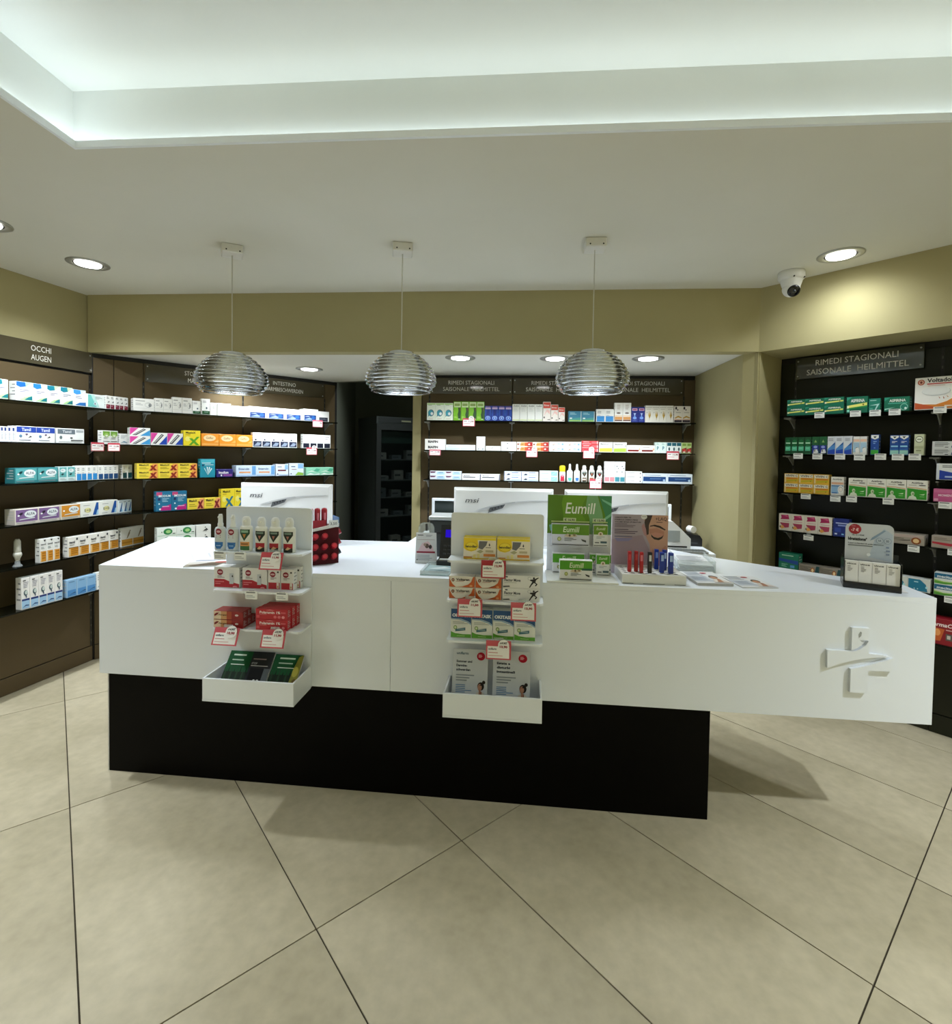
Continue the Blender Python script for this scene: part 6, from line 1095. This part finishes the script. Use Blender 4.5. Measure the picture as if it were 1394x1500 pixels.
# green herbal eye drop display
t = thing('counter_display', 'cardboard display with green header and white base right of the racks', 'display stand', on_top(2.220, -0.17), CF.rot)
b = MB(); b.box(-0.152, 0.150, -0.205, 0.002, 0, 0.008, M('#e4e6e2', 0.4), 0.001); obj('display_base', b, t)
b = MB(); w, h = 0.292, 0.362; b.box(-w/2, w/2, -0.004, 0.0, 0.0085, h, M('#dfe1e4', 0.4))
LEAF = '#3f8a5c'
draw(b, [R(0,0.49,1,1,'#5d8c14'), P([(0.0,0.49),(0.25,0.49),(0.24,1),(0,1)], '#567f10'), P([(0.22,0.9),(0.25,1),(0.62,1),(0.5,0.8),(0.66,0.6),(0.6,0.49),(0.3,0.49)], '#6a9a1a'), P([(0.62,1),(0.78,1),(0.86,0.76),(0.9,0.49),(0.68,0.49),(0.66,0.7),(0.6,0.85)], '#7db07a'), P([(0.80,1),(1,1),(1,0.49),(0.94,0.49),(0.9,0.75)], LEAF), P([(0.84,0.96),(1,0.9),(1,0.86),(0.86,0.93)], '#7cc09c'), P([(0.88,0.70),(1,0.78),(1,0.74),(0.89,0.67)], '#7cc09c'), P([(0.03,0.6),(0.12,0.62),(0.14,0.56),(0.05,0.52)], '#7fbfa0'),
  T('Eumill',0.28,0.755,0.75,0.90,'#f0f4ec',0.01,0.15), R(0.5,0.745,0.58,0.752,'#7c9c44'), R(0.25,0.645,0.45,0.70,'#c9d8a8'), T('€ 16,90',0.27,0.655,0.43,0.69,'#2c2c30',0.02), R(0.71,0.645,0.91,0.70,'#c9d8b8'), T('€ 13,90',0.73,0.655,0.89,0.69,'#2c2c30',0.02)], w, h-0.0085, -0.004, 0, 0.0085)
obj('header_card', b, t)
for x0, x1 in ((-0.128,0.046), (0.060,0.128)):
    b = MB(); b.box(x0, x1, -0.010, -0.0045, 0.236, 0.241, M('#c9dc94', 0.4)); obj('ledge_strip', b, t)
    b = MB(); b.box(x0, x1, -0.036, -0.0045, 0.128, 0.131, M('#d4d6da', 0.4)); obj('product_ledge', b, t)
def eumill(dark, base='#e3e5e6'):
    g = '#5c8c18' if dark else '#4c9c14'
    return (base, [R(0,0.52,1,0.98,g), T('Eumill',0.30,0.62,0.74,0.88,'#dfe8c8',0.01,0.15), P([(0.32,0.42),(0.42,0.56),(0.52,0.5),(0.62,0.56),(0.68,0.44),(0.5,0.38)], '#c9b89a'), E(0.48,0.47,0.03,0.05,'#5c4c38'), E(0.60,0.50,0.035,0.06,'#8c7c5c'), R(0.68,0.50,1,0.60,'#1f5c4c' if not dark else g), E(0.20,0.30,0.055,0.10,'#8c9c44'), E(0.20,0.30,0.035,0.065,'#c4c88c'), Ls(0.34,0.18,0.66,0.36,3,'#6c7478'), P([(0.78,0.32),(0.92,0.26),(0.92,0.16),(0.82,0.22)], '#3c4044'), R(0.02,0.02,0.98,0.055,'#3c3c3a')])
def eumill_s(dark):
    g = '#6a941c' if dark else '#4c9c14'
    return ('#e3e5e4', [R(0,0.55,1,0.97,g), T('Eumill',0.2,0.76,0.84,0.88,'#dfe8c8',0.01,0.15), E(0.5,0.58,0.18,0.10,'#e4d8c4'), E(0.5,0.58,0.07,0.05,'#8c7050'), Ls(0.2,0.34,0.8,0.46,2,'#a4aaaa'), R(0.5,0.15,0.96,0.24,'#44606a'), R(0.1,0.15,0.4,0.2,'#5c6468'), R(0.03,0.03,0.97,0.06,'#4c504c')])
D['eu_dark'], D['eu'], D['eus_dark'], D['eus'] = eumill(True,'#d2d3dc'), eumill(False), eumill_s(True), eumill_s(False)
ge = 'herbal eye drop cartons on the green display'
box_at('eu_dark', 2.093, 2.264, -0.1345, CT+0.1315, 0.100, 0.026, 'wide green and grey carton on the upper ledge of green display', ge)
box_at('eus_dark', 2.282, 2.346, -0.1345, CT+0.1315, 0.100, 0.026, 'narrow green and grey carton on the upper ledge of green display', ge)
box_at('eu', 2.098, 2.242, -0.118, CT+0.0085, 0.090, 0.030, 'wide green and white carton, rear one at foot of green display', ge)
box_at('eu', 2.122, 2.262, 0.010, CT+0.0085, 0.086, 0.030, 'wide green and white carton, front one at foot of green display', ge)
box_at('eus', 2.266, 2.322, -0.130, CT+0.0085, 0.090, 0.028, 'narrow green carton, left rear at foot of green display', ge)
box_at('eus', 2.291, 2.349, -0.085, CT+0.0085, 0.097, 0.030, 'narrow green carton, front one at foot of green display', ge)
box_at('eus', 2.326, 2.363, -0.130, CT+0.0085, 0.090, 0.026, 'narrow green carton, right rear at foot of green display', ge)

# lip colour display with portrait card
t = thing('counter_display', 'white lip colour tray with holes and card showing closed eye', 'display stand', on_top(2.522, -0.095), CF.rot)
b = MB(); b.box(-0.133, 0.133, -0.095, 0.095, 0, 0.0405, M('#dcdcd6', 0.4), 0.001)
obj('display_tray', b, t)
b = MB()
for i in range(8):
    for j in range(5):
        x, y = -0.112+0.030*i, -0.065+0.032*j
        b.poly([(x+0.009*math.cos(a*math.pi/5), y+0.006*math.sin(a*math.pi/5), 0.0408) for a in range(10)], M('#1c1c1c', 0.7))
for x0, x1 in ((-0.13,-0.085), (-0.045,0.045), (0.085,0.13)): b.box(x0, x1, -0.0956, -0.0949, 0.001, 0.0035, M('#6c6c68', 0.6))
ho = obj('tray_hole', b, t); ho['kind'] = 'stuff'
b = MB(); w, h = 0.254, 0.236; b.box(-w/2-0.022, w/2-0.022, 0.0955, 0.099, 0.0, h+0.0405, M('#b4a8b4', 0.4))
S1, S2, S3 = '#c69a84', '#b8826e', '#8c5c50'
draw(b, [R(0,0,1,1,'#ab9faa'), P([(0,0),(0.6,0),(0.68,0.3),(0.55,0.6),(0.0,0.5)], '#9f8c98'), P([(0.56,1),(0.60,0.76),(0.62,0.55),(0.68,0.42),(0.70,0.22),(0.76,0.04),(0.80,0),(1,0),(1,1)], S1), P([(0.60,1),(0.58,0.85),(0.62,0.60),(0.66,0.62),(0.66,0.8),(0.72,1)], '#3c2c28'), P([(0.53,0.78),(0.57,0.84),(0.61,0.72),(0.63,0.56),(0.58,0.60),(0.55,0.68)], '#b4888a'), P([(0.70,0.22),(0.76,0.04),(0.80,0),(0.92,0),(0.80,0.16),(0.74,0.34)], S2), P([(0.68,0.79),(0.76,0.815),(0.86,0.79),(0.96,0.72),(0.94,0.705),(0.84,0.755),(0.74,0.785),(0.68,0.77)], '#2c1c1c'), P([(0.66,0.72),(0.8,0.75),(0.93,0.68),(0.93,0.58),(0.8,0.66),(0.68,0.62)], S2), P([(0.70,0.62),(0.75,0.57),(0.82,0.55),(0.88,0.57),(0.92,0.61),(0.90,0.545),(0.84,0.505),(0.76,0.52),(0.71,0.57)], '#1c1414'), P([(0.70,0.64),(0.78,0.66),(0.90,0.64),(0.92,0.61),(0.88,0.58),(0.82,0.56),(0.75,0.58)], '#c48c7c'), P([(0.90,0.34),(0.96,0.40),(1,0.34),(1,0.26),(0.93,0.26)], S2), P([(0.92,0.30),(1,0.33),(1,0.27)], S3),
  T('+LAQ',0.775,0.885,0.975,0.965,'#4c3c3c',0.01), Ls(0.79,0.84,0.97,0.87,1,'#6c5450'), E(0.57,0.965,0.055,0.05,'#dcdcdc'), Ls(0.535,0.955,0.605,0.975,1,'#8c8c90'), T('CREATI PER TE',0.05,0.93,0.34,0.955,'#3c3440',0.03), T('FORMULA LABBRA PIENE',0.05,0.885,0.46,0.91,'#3c3440',0.03), T('VOLUME SENZA SFUMATURE',0.05,0.84,0.52,0.865,'#3c3440',0.03), Ls(0.05,0.735,0.42,0.82,3,'#6c5c68'), Ls(0.05,0.60,0.46,0.71,3,'#5c4c60'), Ls(0.05,0.54,0.4,0.57,1,'#4c4c78'), P([(0.05,0.53),(0.38,0.53),(0.3,0.47),(0.1,0.46)], '#8c88b4')], w, h-0.004, 0.0955, -0.022, 0.043)
obj('portrait_card', b, t)
gs = 'lip colour sticks in the white tray'
for u, o, w, c, lb, lc in ((2.428,-0.050,0.0155,'#b01420','slim red lip colour stick, leftmost in the tray','#c43c44'), (2.458,-0.056,0.0155,'#a4121c','red lip colour stick behind the second red one','#c43c44'), (2.476,-0.036,0.0155,'#b01420','red lip colour stick standing third from left','#d87c88'),
    (2.512,-0.040,0.0165,'#14161a','black lip colour stick with pale label','#c4ccd0'), (2.560,-0.120,0.0175,'#14389c','blue lip colour stick, rear left of the blue group','#7c9ce0'), (2.566,-0.052,0.0175,'#123496','blue lip colour stick, front left of the blue group','#a8c4f0'), (2.592,-0.110,0.0175,'#10308c','blue lip colour stick, rear right of the blue group','#a8c4f0'), (2.602,-0.045,0.0195,'#123496','blue lip colour stick, front right of the blue group','#a8c4f0')):
    s = thing('lip_stick', lb, 'lipstick', on_top(u, o, 0.0412), CF.rot+random.uniform(-0.1, 0.1), gs)
    b = MB(); b.box(-w/2, w/2, -w/2, w/2, 0, 0.090, M(c, 0.3), 0.002); obj('stick_body', b, s)
    b = MB(); b.box(-w*0.3, w*0.3, -w/2-0.0006, -w/2-0.0001, 0.052, 0.078, M(lc, 0.4)); obj('stick_label', b, s)

# clear brochure tray and two magazines
t = thing('brochure_holder', 'clear plastic holder stacked with papers right of the lip colour tray', 'brochure holder', on_top(2.80, -0.40), CF.rot-0.12)
b = MB(); b.box(-0.085, 0.085, -0.13, 0.13, 0, 0.003, m_clear); obj('holder_floor', b, t)
for a in ((-0.085,0.085,-0.13,-0.127), (-0.085,-0.082,-0.1268,0.13), (0.082,0.085,-0.1268,0.13)):
    b = MB(); b.box(*a, 0.0032, 0.055, m_clear); obj('holder_wall', b, t)
for k in range(3):
    b = MB(); b.box(-0.078+0.003*(k % 2), 0.076+0.003*(k % 2), -0.122-0.002*(k % 3), 0.125, 0.0035+0.011*k, 0.0120+0.011*k, M(('#e2e4e6','#d2d6da','#eceeee')[k % 3], 0.5)); obj('paper_stack', b, t)
b = MB(); draw(b, [Ls(0.1,0.2,0.9,0.9,8,'#a8acb4'), R(0.1,0.05,0.5,0.14,'#8c929c')], 0.15, 0.24, -0.0346, fn=lambda x, yy, z: (x, z-0.12, -yy)); obj('top_sheet', b, t)
HEALTH = [R(0,0.0,1,0.12,'#e0e2e4'), R(0,0.12,0.55,0.62,'#c4ccd6'), Ls(0.06,0.62,0.52,0.94,4,'#8c98a8'), Ls(0.06,0.2,0.5,0.5,4,'#9aa6b8'), E(0.62,0.84,0.10,0.06,'#a83c50'), E(0.72,0.50,0.12,0.13,'#3c2c28'), E(0.70,0.44,0.09,0.10,'#c08c70'), P([(0.5,0.04),(0.6,0.30),(0.8,0.34),(0.98,0.04)], '#dcd4cc'), P([(0.62,0.06),(0.74,0.36),(0.8,0.32),(0.78,0.06)], '#b07c64')]
flat_paper(2.775, -0.125, 0.150, 0.215, 0.06, 0.0, 0.012, HEALTH, '#e4e6e8', 'stack of pale health magazines with red dot, left of two', 'magazine', 'magazine', 'magazines on the right of the counter')
flat_paper(2.948, -0.105, 0.150, 0.200, 0.10, 0.0, 0.005, HEALTH, '#e4e6e8', 'single pale health magazine with red dot, right of two', 'magazine', 'magazine', 'magazines on the right of the counter')

# skin care display turned towards the counter's right end
va = math.atan2(2.052-2.153, 1.747-1.581); vc = ((1.581+1.747)/2, (2.153+2.052)/2)
t = thing('counter_display', 'black based display with pale blue rounded card at the counter end', 'display stand', (vc[0], vc[1], CT+0.0003), va)
mb_ = M('#070708', 0.25)
b = MB(); b.box(-0.098, 0.098, 0.0, 0.13, 0, 0.026, mb_, 0.002); obj('black_base', b, t)
b = MB(); b.box(-0.098, -0.0955, 0.004, 0.13, 0.0262, 0.125, M('#1c2022', 0.2)); b.box(0.0955, 0.098, 0.004, 0.13, 0.0262, 0.118, M('#1c2022', 0.2)); b.box(-0.0955, 0.0955, 0.078, 0.081, 0.0262, 0.145, M('#20262a', 0.15)); obj('black_riser', b, t)
b = MB(); b.box(-0.0955, 0.0955, 0.045, 0.0778, 0.110, 0.113, M('#2c3438', 0.12)); obj('glossy_ledge', b, t)
W_, H_ = 0.165, 0.158; b = MB(); r = 0.022
pts = [(-W_/2,0), (W_/2,0)]+[(W_/2-r+r*math.cos(a), H_-r+r*math.sin(a)) for a in (0,0.4,0.8,1.2,1.57)]+[(-W_/2+r+r*math.cos(a), H_-r+r*math.sin(a)) for a in (1.57,2.0,2.4,2.8,3.14)]
b.vprism([(x-0.008, z+0.1135) for x, z in pts], 0.060, 0.064, M('#c3c8ce', 0.35))
draw(b, [P([(0.5,0.1),(0.97,0.02),(0.98,0.75),(0.8,0.9),(0.62,0.6)], '#b0bece'), P([(0.52,0.55),(0.56,0.64),(0.80,0.86),(0.84,0.84),(0.6,0.6)], '#7f95ae'), E(0.20,0.84,0.135,0.14,'#9c1426'), T('-7 €',0.12,0.78,0.28,0.87,'#f0d4d8',0.03), Ls(0.12,0.90,0.27,0.93,1,'#d88c98'), T('da 21,90€',0.14,0.66,0.40,0.70,'#3c4048',0.03), T('Idratazione³',0.06,0.53,0.46,0.62,'#24282e',0.05), T('3 pesi molecolari di acido ialuronico',0.06,0.43,0.80,0.475,'#3c424a',0.03), Ls(0.06,0.36,0.58,0.41,1,'#6c727a'), E(0.72,0.57,0.075,0.08,'#7c8ea4'), E(0.72,0.57,0.066,0.07,'#b8c4d2'), T('HA',0.69,0.54,0.75,0.60,'#4c5a70',0.02), E(0.88,0.57,0.075,0.08,'#7c8ea4'), E(0.88,0.57,0.066,0.07,'#b8c4d2'), T('B5',0.85,0.54,0.91,0.60,'#4c5a70',0.02), Ls(0.85,0.14,0.93,0.42,3,'#7484a0'), E(0.50,0.17,0.04,0.045,'#e0e6ec')], W_, H_, 0.060, -0.008, 0.1135)
obj('header_card', b, t)
D['vince'] = ('#e5e3de', [T('vince',0.1,0.84,0.86,0.93,'#4a4a4c',0.03), Ls(0.18,0.48,0.58,0.78,5,'#8c8a88'), R(0.01,0.0,0.025,1,'#9c9a96')])
for k in range(4):
    x = -0.0695+0.0463*k; p = Vector(vc)+Vector((math.cos(va), math.sin(va)))*x+Vector((-math.sin(va), math.cos(va)))*0.010
    o = obj('carton', carton_mesh('vince', 0.0458, 0.088, 0.030), None, (p.x, p.y, CT+0.0266), va); tag(o, 'cream skin care carton in black display, %s' % ('leftmost of four', 'second of four', 'third of four', 'rightmost of four')[k], 'carton', 'cream cartons in the black display')
flat_paper(3.505, -0.075, 0.11, 0.07, -0.35, 0.0, 0.0012, [Ls(0.1,0.2,0.9,0.8,4,'#b4b4b8')], '#f0f0ee', 'small white slip beside the black display at counter end', 'paper', 'paper_slip')

# ------------------------------------------------------------------ back desk and what stands on it
DK = Frame((-0.507, 3.766), (2.171, -0.282)); DZ = 0.88
t = thing('back_desk', 'white back desk along the rear wall behind the counter', 'desk', DK.at(0, 0, 0), DK.rot)
b = MB(); b.box(0, 2.195, 0, 0.62, DZ-0.025, DZ, m_white, 0.001); obj('desk_top', b, t)
b = MB(); b.box(0.02, 2.18, 0.03, 0.61, 0.08, DZ-0.0255, M('#8c8a7c', 0.5)); obj('desk_body', b, t)
b = MB(); b.box(0.03, 2.17, 0.06, 0.60, 0.0, 0.0798, m_black); obj('desk_plinth', b, t)
for k in range(4):
    b = MB(); b.box(0.024+0.54*k, 0.556+0.54*k, 0.012, 0.0295, 0.09, DZ-0.03, M('#b8b6a8', 0.4), 0.001); dd = obj('desk_door', b, t)
    b = MB(); b.box(0.44+0.54*k, 0.54+0.54*k, 0.002, 0.012, DZ-0.075, DZ-0.065, m_steel, 0.001); obj('door_handle', b, dd)
def front_monitor(x, y, w, h, zt, rot, label):
    t = thing('monitor', label, 'monitor', (x, y, DZ+0.0003), rot, 'white framed monitors on the back desk'); z0 = zt-DZ-h
    b = MB(); b.box(-w/2, w/2, 0, 0.03, z0, z0+h, m_edge, 0.003); f = obj('screen_frame', b, t)
    b = MB(); b.box(-w/2+0.024, w/2-0.024, -0.001, 0.0, z0+0.024, z0+h-0.020, M('#1d2824', 0.06)); obj('screen', b, f)
    b = MB(); b.box(-0.05, 0.05, 0.032, 0.05, 0.008, z0+0.12, m_edge, 0.003); obj('stand_neck', b, t)
    b = MB(); b.box(-0.12, 0.12, -0.06, 0.13, 0, 0.008, m_edge, 0.002); obj('stand_foot', b, t)
front_monitor(-0.100, 3.985, 0.50, 0.26, 1.193, DK.rot, 'white framed monitor facing us on the back desk, left one')
front_monitor(1.245, 3.87, 0.50, 0.30, 1.188, DK.rot, 'white framed monitor on the back desk, right one behind the portrait card')
t = thing('label_printer', 'white desktop printer with sloping side on the back desk', 'printer', (1.455, 3.72, DZ+0.0003), DK.rot)
b = MB(); b.vprism([(-0.09,0), (0.105,0), (0.105,0.085), (0.04,0.15), (-0.02,0.205), (-0.09,0.21)], -0.10, 0.10, M('#e4e5e3', 0.35)); obj('printer_body', b, t)
b = MB(); b.box(-0.07, 0.08, -0.102, -0.1002, 0.02, 0.03, m_black); obj('paper_slot', b, t)
b = MB(); b.box(-0.06, 0.03, -0.1015, -0.1002, 0.06, 0.14, M('#9aa09e', 0.3)); obj('front_cover', b, t)
t = thing('cash_printer', 'small black printer with curled white paper roll on the back desk', 'printer', (1.660, 3.86, DZ+0.0003), DK.rot-0.1)
b = MB(); b.vprism([(-0.062,0), (0.062,0), (0.062,0.055), (0.045,0.082), (-0.045,0.095), (-0.062,0.08)], -0.075, 0.06, M('#0b0b0c', 0.3)); obj('printer_body', b, t)
b = MB(); b.lathe([(0.026,-0.028), (0.027,-0.026), (0.027,0.026), (0.026,0.028)], M('#e6e6e2', 0.5), 18); rl = obj('paper_roll', b, t, (-0.005, -0.005, 0.118)); rl.rotation_euler = (math.radians(90), 0.3, 0.5)
b = MB(); b.box(-0.03, 0.03, -0.077, -0.0752, 0.02, 0.028, M('#3c3c40', 0.4)); obj('paper_slot', b, t)
t = thing('keyboard', 'flat grey keyboard lying on the back desk by the printers', 'keyboard', (1.50, 3.555, DZ+0.0003), DK.rot)
b = MB(); b.box(-0.13, 0.13, -0.05, 0.05, 0, 0.012, M('#8a8e8c', 0.4), 0.002); obj('keyboard_body', b, t)
b = MB()
for i in range(12):
    for j in range(4): b.box(-0.120+0.020*i, -0.104+0.020*i, -0.040+0.020*j, -0.024+0.020*j, 0.0122, 0.016, M('#5c605e', 0.4))
k_ = obj('key', b, t); k_['kind'] = 'stuff'

# ------------------------------------------------------------------ medicine fridge in the dark passage
fd = Vector((0.839, 0.545)).normalized(); fa = math.atan2(fd.y, fd.x)
t = thing('medicine_fridge', 'tall grey medicine fridge with glass door in the dark passage', 'fridge', (-1.125, 5.712, 0), fa)
mf, md = M('#3c4240', 0.45, 0.2), M('#2a2e2d', 0.45)
b = MB(); w, d, h = 0.72, 0.58, 1.88
for a in ((0,0.03,0.04,d,0.06,h), (w-0.03,w,0.04,d,0.06,h), (0.0302,w-0.0302,d-0.03,d,0.06,h), (0.0302,w-0.0302,0.04,d-0.0302,0.06,0.12), (0.0302,w-0.0302,0.04,d-0.0302,h-0.03,h)): b.box(*a, mf)
obj('cabinet', b, t)
b = MB(); b.vprism([(-0.005,h+0.0005), (w+0.005,h+0.0005), (w+0.005,1.96), (-0.005,1.96)], 0.0, d, mf); b.box(0.02, w-0.02, -0.004, 0.0, h+0.012, 1.95, md); b.box(0.30, 0.42, -0.006, -0.0042, h+0.028, h+0.045, M('#8c8f74', 0.4)); obj('top_unit', b, t)
b = MB()
for a in ((0.0,0.055,0.0,0.038,0.06,h-0.001), (w-0.055,w,0.0,0.038,0.06,h-0.001), (0.0552,w-0.0552,0.0,0.038,h-0.07,h-0.001), (0.0552,w-0.0552,0.0,0.038,0.06,0.13)): b.box(*a, md)
dr = obj('door', b, t)
b = MB(); b.box(0.0554, w-0.0554, 0.016, 0.020, 0.1302, h-0.0702, glassy('fridge_glass', '#0e1412', 0.35, 0.05)); obj('door_glass', b, dr)
b = MB(); b.tube((w-0.028,-0.028,0.8), (w-0.028,-0.028,1.3), 0.010, m_steel, 10); b.tube((w-0.028,-0.028,0.82), (w-0.028,0,0.82), 0.006, m_steel); b.tube((w-0.028,-0.028,1.28), (w-0.028,0,1.28), 0.006, m_steel); obj('door_handle', b, dr)
b = MB(); b.box(0.06, w-0.06, 0.06, 0.08, h-0.22, h-0.075, M('#2c4a40', 0.5)); obj('lamp_panel', b, t)
for k, z in enumerate((0.45, 0.80, 1.02, 1.22, 1.46)):
    b = MB(); b.box(0.032, w-0.032, 0.06, d-0.04, z, z+0.012, M('#6c7472', 0.4)); obj('fridge_shelf', b, t)
    for j in range(3):
        hh = 0.05+0.03*((j*2+k) % 3); x = 0.10+0.19*j+0.03*(k % 2)
        b = MB(); b.box(-0.06, 0.06, 0, 0.10, 0, hh, M(('#8c9290','#a8aaa4','#6f7a80')[(j+k) % 3], 0.5), 0.001); b.box(-0.05, 0.02, -0.0006, 0, hh*0.4, hh*0.6, M('#4a5256', 0.5))
        p = Vector((-1.125, 5.712))+fd*x+Vector((-fd.y, fd.x))*0.10
        o = obj('carton', b, None, (p.x, p.y, z+0.0123), fa)
        tag(o, 'dim grey carton behind the fridge glass, %s on the %s fridge shelf' % (('left','middle','right')[j], ('lowest','second','third','fourth','top')[k]), 'carton', 'cartons in the medicine fridge')
b = MB(); b.box(0.02, w-0.02, 0.05, d-0.03, 0.0, 0.0598, m_black); obj('fridge_foot', b, t)
